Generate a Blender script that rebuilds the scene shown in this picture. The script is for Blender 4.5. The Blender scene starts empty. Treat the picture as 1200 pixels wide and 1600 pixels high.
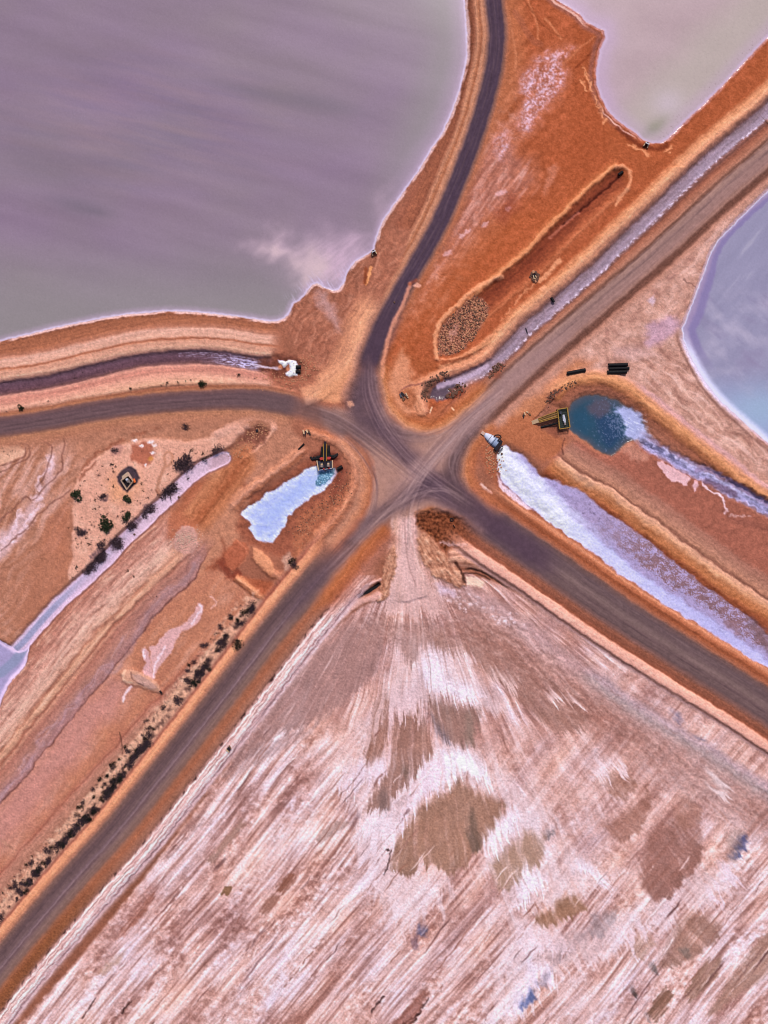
import bpy, bmesh, math, random
import numpy as np
from mathutils import Vector, Matrix
R = math.radians
scene = bpy.context.scene
col_root = scene.collection

# ---------------------------------------------------------------- camera, sky, sun, exposure
CAM_H = 300.0
cam_d = bpy.data.cameras.new("camera"); cam = bpy.data.objects.new("camera", cam_d); col_root.objects.link(cam)
cam.location = (0, 0, CAM_H); cam.rotation_euler = (0, 0, 0)
cam_d.sensor_fit = 'VERTICAL'; cam_d.angle = 2*math.atan(160.0/CAM_H)
cam_d.clip_start = 1; cam_d.clip_end = 20000
scene.camera = cam

SUN_EL, SUN_AZ = R(52), R(8)          # azimuth measured from north (+Y) towards east
world = bpy.data.worlds.new("World"); scene.world = world; world.use_nodes = True
nt = world.node_tree; nt.nodes.clear()
sky = nt.nodes.new("ShaderNodeTexSky"); sky.sky_type = 'NISHITA'; sky.sun_disc = False
sky.sun_elevation = SUN_EL; sky.sun_rotation = SUN_AZ; sky.altitude = 0; sky.air_density = 1.0; sky.dust_density = 3.0; sky.ozone_density = 1.0
bg = nt.nodes.new("ShaderNodeBackground"); bg.inputs[1].default_value = 0.078
wo = nt.nodes.new("ShaderNodeOutputWorld")
nt.links.new(sky.outputs[0], bg.inputs[0]); nt.links.new(bg.outputs[0], wo.inputs[0])
sun_d = bpy.data.lights.new("sun", 'SUN'); sun = bpy.data.objects.new("sun", sun_d); col_root.objects.link(sun)
sun_d.energy = 2.45; sun_d.angle = R(11); sun_d.color = (1.0, 0.95, 0.88)
sd = Vector((math.sin(SUN_AZ)*math.cos(SUN_EL), math.cos(SUN_AZ)*math.cos(SUN_EL), math.sin(SUN_EL)))
sun.rotation_euler = sd.to_track_quat('Z', 'Y').to_euler(); sun.location = (0, 0, 400)
scene.view_settings.view_transform = 'Standard'; scene.view_settings.look = 'None'
scene.view_settings.exposure = 0.12; scene.view_settings.gamma = 1.0; scene.view_settings.use_curve_mapping = False
scene.render.engine = 'CYCLES'; scene.cycles.filter_width = 1.05
# how much of a white surface's light reaches the picture (per channel), so that surface colours can be given as they look
WHITE = np.array([1.004, 0.995, 1.02], np.float32)

# ---------------------------------------------------------------- terrain survey
# Everything on the ground is laid out in survey units: 1 unit = 0.2 m, x to the east, y to the south,
# with the cross-roads near (640, 740).
S = 0.2
def W(px, py, z=0.0):
    return ((px-600.0)*S, (800.0-py)*S, z)

STEP = 1.4
def axis(a, b):
    core = np.arange(a, b+STEP*.5, STEP)
    g = np.cumsum(STEP*1.3**np.arange(1, 29))
    return np.concatenate([(a-g)[::-1], core, core[-1]+g]).astype(np.float32)
xs = axis(-40, 1240); ys = axis(-40, 1640)
X, Y = np.meshgrid(xs, ys)
H_, W_ = X.shape
C = np.zeros((H_, W_, 3), np.float32)      # surface colour (display values)
Z = np.zeros((H_, W_), np.float32)         # height in metres
K = np.zeros((H_, W_), np.int8)            # which surface a cell belongs to
D = np.ones((H_, W_), np.float32)          # how rough the fine detail is
FULL = (slice(0, H_), slice(0, W_))

_perm = np.random.RandomState(7).permutation(256).astype(np.int32)
_perm = np.concatenate([_perm, _perm])
_ga = np.random.RandomState(3).rand(256)*2*np.pi
_gx = np.cos(_ga).astype(np.float32); _gy = np.sin(_ga).astype(np.float32)
def perlin(x, y, seed=0):
    x = x+seed*17.31; y = y-seed*9.17
    xf = np.floor(x); yf = np.floor(y)
    xi = xf.astype(np.int32) & 255; yi = yf.astype(np.int32) & 255
    x = (x-xf).astype(np.float32); y = (y-yf).astype(np.float32)
    u = x*x*x*(x*(x*6-15)+10); v = y*y*y*(y*(y*6-15)+10)
    def g(ix, iy, fx, fy):
        h = _perm[_perm[ix & 255]+(iy & 255)]
        return _gx[h]*fx+_gy[h]*fy
    a = g(xi, yi, x, y); b = g(xi+1, yi, x-1, y)
    c = g(xi, yi+1, x, y-1); d = g(xi+1, yi+1, x-1, y-1)
    top = a+(b-a)*u
    return (top+((c+(d-c)*u)-top)*v)*1.5
def fbm(x, y, o=3, seed=0, gain=.5):
    r = 0; a = 1.0; t = 0
    for k in range(o):
        r = r+a*perlin(x*2**k, y*2**k, seed+k*3); t += a; a *= gain
    return r/t*1.25
def sm(a, b, x):
    t = np.clip((x-a)/(b-a), 0, 1); return t*t*(3-2*t)
def rgb(c):
    return np.array(c, np.float32)/255.0
def win(x0, y0, x1, y1):
    i0, i1 = np.searchsorted(ys, [y0, y1]); j0, j1 = np.searchsorted(xs, [x0, x1])
    return (slice(max(i0-1, 0), min(i1+1, H_)), slice(max(j0-1, 0), min(j1+1, W_)))
def box(pts, pad):
    p = np.array(pts, float)
    return win(p[:, 0].min()-pad, p[:, 1].min()-pad, p[:, 0].max()+pad, p[:, 1].max()+pad)
def warp(sl, amp, wl, seed=0, o=2):
    x = X[sl]; y = Y[sl]
    if amp == 0: return x, y
    return x+amp*fbm(x/wl, y/wl, o, seed+11), y+amp*fbm(x/wl, y/wl, o, seed+23)
def smooth_line(pts, n=6):
    p = np.array(pts, float); out = []
    for i in range(len(p)-1):
        p0 = p[max(i-1, 0)]; p1 = p[i]; p2 = p[i+1]; p3 = p[min(i+2, len(p)-1)]
        for t in np.arange(n)/n:
            out.append(.5*((2*p1)+(-p0+p2)*t+(2*p0-5*p1+4*p2-p3)*t*t+(-p0+3*p1-3*p2+p3)*t**3))
    out.append(p[-1]); return np.array(out)
def dist_line(pts, x, y):
    """signed distance to a polyline (positive on the right of its direction as seen from above), arc length"""
    best = np.full(x.shape, 1e9, np.float32); sd = np.zeros(x.shape, np.float32); ss = np.zeros(x.shape, np.float32)
    acc = 0.0
    for (ax, ay), (bx, by) in zip(pts[:-1], pts[1:]):
        dx, dy = bx-ax, by-ay; L = math.hypot(dx, dy)
        if L < 1e-6: continue
        t = np.clip(((x-ax)*dx+(y-ay)*dy)/(L*L), 0, 1)
        ex = x-(ax+t*dx); ey = y-(ay+t*dy)
        d2 = ex*ex+ey*ey
        m = d2 < best
        best = np.where(m, d2, best)
        cr = dx*ey-dy*ex
        sd = np.where(m, np.where(cr >= 0, 1, -1), sd); ss = np.where(m, acc+t*L, ss)
        acc += L
    return np.sqrt(best)*sd, ss, acc
def dist_poly(pts, x, y):
    """signed distance, negative inside"""
    best = np.full(x.shape, 1e12, np.float32); ins = np.zeros(x.shape, bool)
    n = len(pts)
    for i in range(n):
        ax, ay = pts[i]; bx, by = pts[(i+1) % n]
        dx, dy = bx-ax, by-ay; L2 = dx*dx+dy*dy
        if L2 < 1e-9: continue
        t = np.clip(((x-ax)*dx+(y-ay)*dy)/L2, 0, 1)
        ex = x-(ax+t*dx); ey = y-(ay+t*dy)
        best = np.minimum(best, ex*ex+ey*ey)
        if ay != by:
            c = ((ay > y) != (by > y)) & (x < dx*(y-ay)/dy+ax)
            ins ^= c
    d = np.sqrt(best); return np.where(ins, -d, d)
def put(sl, m, col, var=0.0, n=None):
    """lay a colour over a window with a mask"""
    col = np.asarray(col, np.float32)
    if col.max() > 1.5: col = col/255.0
    if var:
        if n is None: n = fbm(X[sl]/9, Y[sl]/9, 3, 5)
        col = col*(1+var*n)[..., None]
    m = m[..., None]
    C[sl] = C[sl]*(1-m)+col*m
def area(pts, col, soft=3, amp=3, wl=18, a=1.0, var=.05, seed=0, h=None, hs=None, k=None, curve=False, pad=None, hole=0, det=None):
    """a patch with a ragged outline; h = its height; k = surface id"""
    if curve: pts = smooth_line(list(pts)+[pts[0]], 5)[:-1]
    hs = hs or soft
    sl = box(pts, max(soft, hs)+amp+4)
    x, y = warp(sl, amp, wl, seed, 3)
    d = dist_poly(pts, x, y)
    m = sm(soft, -soft, d)*a
    if hole: m = m*sm(-.25, .1, fbm(X[sl]/hole, Y[sl]/hole, 4, seed+40)+.12)
    put(sl, m, col, var)
    if h is not None:
        mh = sm(hs, -hs, d); Z[sl] = Z[sl]*(1-mh)+h*mh
    if det is not None: D[sl] = D[sl]*(1-m)+det*m
    if k is not None: K[sl][d < 0] = k
    return sl, d
def line(pts, w, col, a=1.0, soft=1.5, amp=1.5, wl=12, seed=0, var=.04, curve=True, h=0, fade=0, brk=0):
    """a stroke of half width w; h raises or lowers the ground along it; brk breaks it up"""
    if curve: pts = smooth_line(pts, 5)
    sl = box(pts, w+soft*2+amp+4)
    x, y = warp(sl, amp, wl, seed, 2)
    d, s, L = dist_line(pts, x, y)
    m = sm(w+soft, max(w-soft, 0), np.abs(d))*a
    if fade: m = m*sm(0, fade, s)*sm(0, fade, L-s)
    if brk: m = m*sm(-.3, .25, fbm(s/brk, d/5, 2, seed+61)+.1)
    put(sl, m, col, var)
    if h: Z[sl] += h*sm(w*1.6+soft, 0, np.abs(d))
def band(pts, stops, amp=1.5, wl=20, seed=0, along=60, across=4, var=.08, a=1.0, curve=True, s0=0, s1=0, reach=None, jit=0, xlim=None):
    """a corridor: stops = (offset, colour, alpha, height) across it, colours streaked along it"""
    if curve: pts = smooth_line(pts, 6)
    off = np.array([s[0] for s in stops], float)
    sl = box(pts, max(abs(off))+amp+4)
    x, y = warp(sl, amp, wl, seed, 3)
    d, s, L = dist_line(pts, x, y)
    if jit: d = d+jit*fbm(s/45, d/40, 3, seed+70)
    cols = np.array([s_[1] for s_ in stops], np.float32)/255.0
    al = np.array([s_[2] for s_ in stops], np.float32)
    m = np.interp(d, off, al, left=0, right=0).astype(np.float32)*a
    if s0: m = m*sm(0, s0, s)
    if s1: m = m*sm(0, s1, L-s)
    dj = d+var*14*fbm(s/along, d/6, 2, seed+81)
    col = np.stack([np.interp(dj, off, cols[:, k]) for k in range(3)], -1).astype(np.float32)
    n = fbm(s/along, d/across, 4, seed+31)+.6*fbm(x/7, y/7, 2, seed+5)
    col = col*(1+var*n)[..., None]
    mm = m[..., None]
    C[sl] = C[sl]*(1-mm)+col*mm
    if len(stops[0]) > 3:
        hh = np.interp(d, off, [s_[3] for s_ in stops]).astype(np.float32)
        mh = np.clip(m*1.5, 0, 1) if a >= 1 else m
        Z[sl] = Z[sl]*(1-mh)+hh*mh
    return sl, d, s, L, m

# ---------------------------------------------------------------- centre lines and shores
L_SW = [(-900,2620),(-300,1890),(-60,1592),(10,1502),(70,1430),(133,1357),(187,1297),(262,1203),(354,1086),(442,972),(497,906),(552,844),(600,800),(640,762)]
L_W  = [(-1500,820),(-400,724),(-80,684),(0,668),(75,657),(150,643),(225,633),(300,627),(375,624),(425,628),(475,640),(525,660),(575,692),(625,735)]
L_N  = [(700,-1300),(760,-300),(768,-60),(771,0),(776,50),(772,100),(761,150),(746,200),(728,250),(708,300),(686,350),(659,400),(630,450),(604,500),(586,540),(574,580),(574,620),(588,655),(615,700),(650,742)]
L_NE = [(2200,-640),(1500,-22),(1300,152),(1200,240),(1126,303),(1065,360),(1000,418),(905,500),(830,565),(769,621),(730,660),(692,704),(655,742)]
L_SE = [(2200,1790),(1500,1310),(1200,1106),(1080,1030),(970,960),(855,880),(770,822),(720,785),(685,757),(655,742)]
L_CH = [(-1500,770),(-400,668),(-80,622),(0,609),(75,598),(150,580),(225,564),(300,559),(350,561),(400,569),(440,572)]
P_A = [(-3000,-3500),(660,-3500),(700,-900),(722,-100),(727,0),(731,50),(731,90),(720,137),(707,175),(692,208),(675,232),(655,266),(630,301),(610,329),(599,345),(592,362),(588,375),(585,390),(570,400),(555,409),(544,424),(537,443),(530,452),(522,454),(510,451),(502,446),(495,442),(488,445),(482,452),(475,462),(467,470),(458,475),(453,488),(445,497),(435,501),(418,502),(400,499),(375,495),(350,492),(300,487),(260,486),(200,491),(160,497),(125,504),(85,512),(50,521),(0,533),(-60,547),(-400,610),(-1500,700),(-3000,760)]
P_B = [(500,-900),(780,-160),(840,-30),(872,0),(890,10),(905,20),(916,33),(930,40),(944,46),(946,58),(938,75),(934,95),(931,115),(933,132),(939,150),(950,172),(962,184),(978,197),(994,207),(1005,218),(1020,223),(1036,222),(1045,216),(1060,201),(1080,181),(1100,163),(1130,133),(1165,95),(1200,58),(1300,-40),(1700,-420),(2400,-1200)]
P_C = [(2400,-900),(1400,130),(1240,262),(1200,297),(1172,324),(1145,351),(1123,373),(1111,393),(1103,416),(1092,445),(1080,478),(1071,500),(1066,512),(1068,530),(1076,550),(1090,577),(1106,602),(1125,625),(1145,644),(1171,667),(1200,692),(1300,775),(1700,1120),(2600,1800)]
P_D = [(889,640),(893,632),(902,624),(915,618),(932,616),(950,619),(966,626),(982,636),(996,645),(1004,655),(1006,668),(1000,680),(990,686),(980,690),(972,698),(964,707),(955,711),(944,708),(932,701),(918,690),(905,681),(892,672),(888,660)]
P_F = [(783,697),(790,696),(801,702),(812,708),(824,717),(833,727),(838,737),(846,744),(858,748),(870,752),(885,758),(900,762),(912,768),(921,776),(935,789),(950,800),(970,814),(992,829),(1012,845),(1033,862),(1054,879),(1075,896),(1096,911),(1117,927),(1138,941),(1158,956),(1180,972),(1200,992),(1260,1040),(1500,1200),(1500,1270),(1260,1090),(1200,1046),(1180,1032),(1160,1020),(1130,1000),(1100,981),(1075,965),(1050,950),(1025,934),(1000,917),(980,904),(958,889),(938,872),(917,856),(897,843),(878,829),(858,815),(837,799),(818,783),(800,767),(788,756),(781,745),(778,732),(777,718)]
P_G = [(497,727),(507,735),(517,733),(524,731),(527,738),(525,746),(516,755),(507,763),(497,770),(487,776),(480,782),(472,788),(464,793),(458,799),(452,806),(447,815),(443,823),(437,832),(430,842),(424,848),(416,848),(408,844),(400,841),(394,836),(391,830),(389,825),(393,819),(388,813),(381,811),(376,805),(379,797),(385,793),(396,787),(408,779),(417,771),(430,764),(446,755),(462,745),(479,733),(488,728)]
CANAL = [(-700,1420),(-200,1180),(-60,1085),(-20,1052),(0,1038),(20,1020),(38,1003),(62,975),(90,945),(115,922),(140,900),(170,870),(195,843),(215,825),(240,800),(262,780),(290,752),(315,732),(337,722),(350,716)]
GULLY = [(-300,1560),(-60,1310),(0,1241),(30,1208),(58,1172),(100,1120),(130,1085),(160,1050),(185,1018),(210,985),(240,950),(265,925),(290,905),(300,890),(308,870),(320,852),(340,838)]
NECH = [(2200,-700),(1500,-105),(1300,80),(1200,170),(1187,182),(1150,212),(1112,245),(1062,292),(1020,334),(990,362),(960,391),(938,414),(915,434),(892,455),(870,474),(847,493),(825,511),(802,536),(780,558),(765,569),(750,579),(735,587),(720,594),(705,599),(694,604)]
FAN = [(612,800),(606,880),(600,930),(560,950),(520,985),(490,1015),(400,1135),(300,1272),(215,1385),(115,1507),(20,1612),(-300,1980),(-1200,3100),(2600,3100),(2600,2100),(1500,1420),(1220,1190),(1080,1100),(970,1032),(855,955),(790,915),(740,898),(690,885),(655,862),(646,800)]

# colours of the place
ORANGE = (178,96,56); RUST = (158,84,52); BROWN = (160,106,80); TAN = (190,140,112); PEACH = (216,150,116)
PALE = (208,162,142); PINK = (205,165,158); LILAC = (205,175,210); SALT = (218,216,252)

def ground():
    # ---- broad ground colour
    n = fbm(X/120, Y/120, 4, 2); n2 = fbm(X/30, Y/30, 4, 9)
    C[:] = rgb(BROWN)*(1+.08*n+.06*n2)[..., None]
    Z[:] = .12*n+.05*n2
    # north triangle of orange earth between the two northern roads
    area([(700,-900),(800,-300),(780,-20),(782,60),(775,130),(760,190),(738,250),(715,310),(690,365),(660,420),(632,470),(610,520),(600,570),(606,610),(620,645),(650,668),(690,655),(760,600),(850,520),(960,425),(1040,345),(1120,265),(1200,195),(1330,80),(1500,-80),(1800,-500)], ORANGE, 6, 5, 40, var=.1)
    sl = win(600,-60,1240,660); x, y = X[sl], Y[sl]
    u = (x*.62-y*.78); v = (x*.78+y*.62)
    st = fbm(u/110, v/14, 4, 15)
    # paler trampled edge beside the north road
    d, s, L = dist_line(smooth_line(L_N), x, y)
    side = -d                                     # positive to the east of the road
    m = sm(14, 26, side)*sm(95, 45, side+20*n2[sl])*sm(60, 220, y)*sm(560, 470, y)
    mot = fbm(x/16, y/16, 4, 16, .6)
    put(sl, m*np.clip(.55+.8*st+.5*mot, 0, 1)*.9, (186,130,110), .1, st); put(sl, m*np.clip(1.7*mot+.5*st-.15, 0, 1)*.7, (206,160,146)); put(sl, m*np.clip(-1.7*mot-.25, 0, 1)*.5, (146,90,68))
    m = sm(10, 20, side)*sm(60, 30, side)*sm(250, 140, y)
    put(sl, m*.6, (180,115,78), .1, st)
    C[sl] *= (1+.07*st*sm(0, 40, side))[..., None]
    area([(745,240),(775,222),(800,230),(832,252),(838,290),(800,325),(775,362),(742,402),(700,405),(668,425),(690,365),(715,312)], (180,126,108), 24, 12, 30, .65, .1)
    q = fbm((X[sl]*.6-Y[sl]*.8)/50, (X[sl]*.8+Y[sl]*.6)/7, 4, 116); dq = dist_poly([(745,230),(780,215),(832,252),(838,290),(790,345),(742,402),(668,425),(715,312)], X[sl], Y[sl])
    put(sl, sm(16, -16, dq)*np.clip(1.7*q-.1, 0, 1)*.7, (206,160,148)); put(sl, sm(16, -16, dq)*np.clip(-1.7*q-.1, 0, 1)*.6, (148,92,72))
    # rusty deeper zone
    area([(905,55),(930,50),(930,110),(940,160),(980,205),(1010,240),(960,260),(900,300),(860,250),(900,170),(900,110)], (174,90,48), 22, 10, 50, a=.6)
    area([(760,340),(840,330),(900,290),(930,300),(800,420),(740,470),(690,520),(640,560),(620,600),(615,540),(640,480),(690,420)], (184,96,48), 25, 12, 60, a=.6)
    area([(940,170),(1010,240),(1070,205),(1200,80),(1260,30),(1260,90),(1200,150),(1090,245),(990,330),(960,300)], (178,96,54), 10, 4, 40, a=.7)
    for k, (p, a_) in enumerate([([(872,95),(895,78),(893,72),(880,76),(850,84),(830,103),(818,116),(816,140),(818,155),(816,180),(808,195),(815,206),(828,205),(838,195),(848,175),(860,160),(872,150),(880,128),(888,112)], .72),
                    ([(790,200),(795,205),(790,225),(795,228),(787,250),(778,247),(770,240),(775,218)], .6)]):
        sl2 = box(p, 26); x2, y2 = warp(sl2, 9, 16, 30+k, 4)
        d = dist_poly(p, x2, y2)
        tex = .6*fbm((X[sl2]*.62-Y[sl2]*.78)/22, (X[sl2]*.78+Y[sl2]*.62)/11, 5, 33+k, .65)+.4*fbm(X[sl2]/4, Y[sl2]/4, 2, 37)
        put(sl2, sm(16, 0, d)*.4, (188,125,104), .06)
        put(sl2, np.clip(sm(6, -6, d)*(.55+1.5*tex), 0, 1)*a_, (200,164,178), .08)
        put(sl2, np.clip(sm(2, -9, d)*(.1+2.2*tex), 0, 1)*a_, (214,186,214), .05)
    for (px, py, r) in [(780,302,5),(786,300,4),(722,368,4),(731,361,4),(794,326,4),(700,395,5),(758,350,4)]:
        area([(px-r*1.5,py+r),(px-r,py-r*.4),(px+r,py-r),(px+r*1.5,py-r*.4),(px+r*.4,py+r)], (205,160,160), 1.5, 3, 6, .75, seed=int(px))
    area([(848,300),(858,262),(868,256),(872,262),(865,285),(850,305)], (188,125,100), 4, 4, 10, .7)
    area([(770,340),(800,300),(812,310),(810,325),(790,350)], (150,80,58), 10, 8, 20, .5)
    for p, w, c, a_ in [([(946,55),(925,80),(900,106)],1.6,(150,76,44),.8),([(941,50),(925,60),(905,76),(880,100)],1.5,(195,120,80),.6),
                        ([(826,0),(838,35),(842,62)],1.6,(195,122,82),.7),([(852,30),(870,50),(876,60)],2,(205,132,90),.6),([(790,5),(800,50),(806,85),(804,110)],1.6,(200,130,92),.6),
                        ([(820,0),(850,40),(880,60)],1.2,(150,84,52),.5),([(805,20),(830,60),(845,70)],5,(160,100,76),.5)]:
        line(p, w, c, a_, 1.4, 2, 14)
    # east ground, pale pink between the road and the pond
    area([(1500,40),(1240,262),(1200,297),(1123,373),(1066,512),(1076,550),(1125,625),(1200,692),(1400,860),(1400,960),(1200,800),(1100,710),(1000,620),(940,590),(880,595),(800,660),(760,690),(740,680),(800,625),(900,540),(1000,450),(1126,335),(1260,225)], (190,145,126), 6, 6, 40, var=.1)
    sl = win(740,200,1300,900); x, y = warp(sl, 10, 60, 3)
    st = fbm((x*.8+y*.6)/90, (x*.6-y*.8)/10, 4, 18)*sm(470, 560, y)+fbm((x*.72-y*.69)/70, (x*.69+y*.72)/14, 4, 18)*sm(560, 470, y); cl = fbm(x/24, y/24, 5, 19, .6)
    d = dist_poly([(1190,262),(1123,373),(1066,512),(1076,550),(1125,625),(1200,692),(1240,760),(1100,690),(1010,600),(930,575),(870,590),(960,500),(1060,410)], X[sl], Y[sl])
    m = sm(10, -8, d)
    put(sl, m*np.clip(.35+1.1*cl, 0, 1)*.8, (208,164,150), .08, st)
    put(sl, m*np.clip(1.8*cl-.25, 0, 1)*.6, (222,182,168)); put(sl, m*np.clip(-1.8*cl-.2, 0, 1)*.6, (164,118,106)); put(sl, m*np.clip(1.6*st-.3, 0, 1)*.8, (222,184,174), .04)
    put(sl, m*np.clip(-1.6*st-.25, 0, 1)*.7, (166,120,104), .04)
    area([(1015,510),(1040,495),(1058,498),(1070,506),(1040,530),(1015,545),(1005,530)], (190,155,190), 8, 8, 20, .6)
    area([(1010,470),(1024,462),(1020,478)], (205,180,205), 3, 4, 9, .7)
    area([(960,545),(1000,540),(1030,555),(1000,560),(960,560)], (200,165,165), 8, 6, 24, .5)
    area([(800,640),(850,600),(900,560),(930,562),(890,600),(850,640),(800,690),(770,690)], (190,126,88), 12, 6, 30, .8)
    area([(760,700),(772,676),(800,650),(830,650),(850,672),(890,690),(900,712),(850,720),(820,705),(795,690)], (180,112,76), 8, 5, 30, .9)
    line([(1066,435),(1075,440),(1090,452),(1100,470)], 1.3, (120,85,75), .5, 1.2, 5, 12)
    # left: tan ground between the west road and the canal
    area([(-400,730),(0,690),(100,680),(250,655),(380,645),(440,650),(470,690),(470,720),(400,770),(350,730),(300,760),(200,850),(120,920),(40,1010),(20,1018),(0,1000),(-400,1050)], (178,126,98), 6, 6, 40, var=.08)
    sl = win(-60,640,480,1030); x, y = warp(sl, 14, 70, 4)
    st = fbm((x*.6-y*.8)/70, (x*.8+y*.6)/12, 4, 28)
    d = dist_poly([(-60,700),(60,685),(110,690),(130,720),(115,760),(108,800),(105,860),(100,900),(40,1000),(0,990),(-60,960)], x, y)
    m = sm(20, -25, d)
    put(sl, m*np.clip(.2+1.3*st, 0, 1)*.85, (206,164,152), .06)
    put(sl, m*np.clip(-1.5*st-.15, 0, 1)*.6, (156,106,84), .06)
    area([(80,712),(78,725),(72,745),(66,760),(56,778),(40,795),(20,815),(0,835),(-30,860),(-30,900),(0,880),(25,850),(45,825),(60,800),(58,790),(75,770),(85,745),(90,730)], (206,172,178), 8, 8, 26, .75)
    for p in [[(75,715),(80,730),(64,745),(60,762),(66,775),(52,780)],[(30,800),(20,830),(0,850)],[(60,790),(45,815),(20,845),(-10,870)]]:
        line(p, 4, (222,192,206), .75, 4, 6, 14, brk=14)
    for p in [[(110,660),(98,700),(95,735),(72,760),(52,780),(40,778),(20,795),(0,815)],[(66,690),(82,700),(70,740),(58,760)],[(40,700),(36,714),(0,726)],[(0,690),(38,692),(48,702),(44,715),(20,728),(0,738)],[(0,862),(30,835),(60,805),(110,765)]]:
        line(p, 1.2, (138,92,78), .65, 1.2, 3, 16)
    area([(-60,700),(0,697),(28,696),(40,703),(36,712),(15,722),(-10,730),(-60,740)], (214,168,140), 2, 2, 14, .95)
    area([(105,780),(112,800),(110,900),(60,960),(40,990),(30,960),(50,880),(70,830)], (180,120,90), 14, 8, 40, .8)
    area([(20,870),(60,850),(100,880),(60,960),(20,990),(0,960)], (170,118,90), 14, 8, 30, .6)
    # sandy islet of scrub
    isl = [(122,742),(118,758),(113,790),(114,845),(112,870),(108,895),(106,908),(112,905),(130,900),(152,895),(172,872),(196,846),(212,825),(240,800),(262,778),(290,748),(318,728),(335,716),(352,700),(392,668),(388,658),(370,664),(340,676),(310,688),(290,690),(268,688),(240,685),(220,688),(200,690),(175,700),(150,715),(133,728)]
    area(isl, (212,160,136), 3, 4, 18, .95, h=.35, hs=6)
    area([(165,750),(185,735),(215,735),(220,760),(200,785),(175,785)], (212,150,104), 14, 6, 24, .5)
    sl = box(isl, 4)
    put(sl, sm(-2, -8, dist_poly(isl, X[sl], Y[sl]))*np.clip(2.4*fbm(X[sl]/2.6, Y[sl]/2.6, 2, 61)-1.0, 0, 1)*.5, (140,100,90))
    put(sl, sm(0, -8, dist_poly(isl, X[sl], Y[sl]))*np.clip(1.5*fbm(X[sl]/22, Y[sl]/22, 3, 62)-.1, 0, 1)*.5, (222,180,158))
    area([(172,705),(183,692),(195,698),(186,712),(175,712)], (178,130,118), 3, 3, 8, .7)
    area([(205,720),(206,697),(222,690),(238,690),(240,712),(235,724),(225,730),(214,722)], (178,106,80), 3, 4, 10, .85)
    for px, py, r in [(222,697,3),(236,691,4),(242,696,3),(239,708,3),(228,726,2.5),(210,688,3)]:
        area([(px-r*1.6,py),(px,py-r*.7),(px+r*1.6,py-r*.2),(px,py+r*.8)], (232,212,222), 1.2, 2.5, 5, .85, seed=int(px))
    area([(231,716),(237,712),(240,717),(234,722)], (214,140,60), 1.5, 2, 5, .8)
    for p, w in [([(128,735),(140,720),(152,708),(170,698),(190,688),(215,678),(245,668),(262,662)],3),([(125,752),(133,738),(140,735),(150,722)],2.5)]:
        line(p, w, (158,100,74), .75, 2.5, 4, 12, brk=20)
    # worn loop track in the islet
    line([(250,768),(246,758),(252,742),(258,728),(258,712),(264,706),(270,714),(266,726),(256,732),(250,750),(246,765),(252,778),(262,786)], 2, (186,132,102), .75, 1.5, 1, 10)
    line([(244,766),(250,776),(258,785),(266,786),(274,778)], 1.3, (160,105,80), .7, 1.3, 1, 10)
    # hollow north-east of the canal head with its pale rim
    line([(430,655),(424,675),(408,694),(390,708),(376,720)], 3, (214,160,132), .9, 2, 2, 10, h=.5)
    line([(340,678),(370,662),(395,652),(412,652),(424,658),(429,668)], 5, (206,158,138), .9, 2.5, 2, 10, h=.5)
    area([(352,704),(372,688),(384,672),(400,664),(412,665),(420,674),(414,690),(396,702),(380,712),(370,722),(356,726),(350,716)], (136,88,70), 5, 4, 10, .9, var=.14, h=-.7, hs=8)
    # south-west strip: flats, bands and gutter between canal and scrub line
    area([(-400,1440),(0,1100),(30,1060),(100,965),(150,915),(250,810),(350,730),(400,790),(380,830),(330,890),(300,930),(420,950),(440,930),(300,1120),(100,1370),(-60,1560),(-400,1900)], (184,130,100), 5, 5, 40, var=.08)
    band([(-400,1500),(-60,1180),(0,1112),(60,1040),(120,965),(180,905),(240,850),(290,800)],
         [(-42,(176,118,92),0,.1),(-30,(178,122,96),.9,.2),(-12,(184,130,110),1,.4),(8,(200,152,134),1,.6),(22,(208,166,148),1,.7),(33,(204,158,136),1,.7),(38,(178,124,98),1,.5),(43,(210,162,132),1,.8),(48,(206,156,126),1,.7),(52,(172,114,90),1,.3),(56,(196,144,118),1,.4),(62,(178,120,98),.9,.1),(74,(176,118,96),0,.0)], 3, 22, 5, 120, 3, .1, s1=50)
    sl = win(-400,770,330,1560); dd, ss, LL = dist_line(smooth_line([(-400,1500),(-60,1180),(0,1112),(60,1040),(120,965),(180,905),(240,850),(290,800)]), X[sl], Y[sl]); tt = fbm(ss/40, dd/7, 5, 45, .62)
    mm_ = sm(-38, -20, dd)*sm(60, 40, dd)*sm(0, 60, LL-ss)
    put(sl, mm_*np.clip(1.8*tt-.1, 0, 1)*.7, (220,182,160)); put(sl, mm_*np.clip(-1.9*tt-.1, 0, 1)*.65, (160,108,88)); Z[sl] += mm_*.25*tt
    area([(235,905),(285,840),(300,830),(300,850),(270,880),(240,920)], (206,156,128), 5, 6, 20, .7)
    area([(270,800),(300,755),(330,745),(350,760),(330,790),(300,830),(280,850),(262,842)], (176,104,72), 8, 7, 24, .7, seed=3)
    band([(380,720),(340,775),(300,825)], [(-26,(182,116,78),0),(-14,(182,116,78),.85),(0,(168,98,62),.9),(14,(186,120,82),.85),(26,(200,140,100),.5),(34,(180,110,80),0)], 4, 20, 8, 70, 5, .14, s1=20)
    # pink flat, pale runnels and dark gutter
    flat = [(-300,1640),(0,1262),(60,1186),(120,1108),(185,1028),(245,955),(300,905),(330,885),(370,905),(420,945),(400,960),(340,1020),(280,1090),(180,1210),(60,1370),(0,1450),(-300,1800)]
    area(flat, (186,128,98), 3, 2, 30, var=.05)
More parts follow.
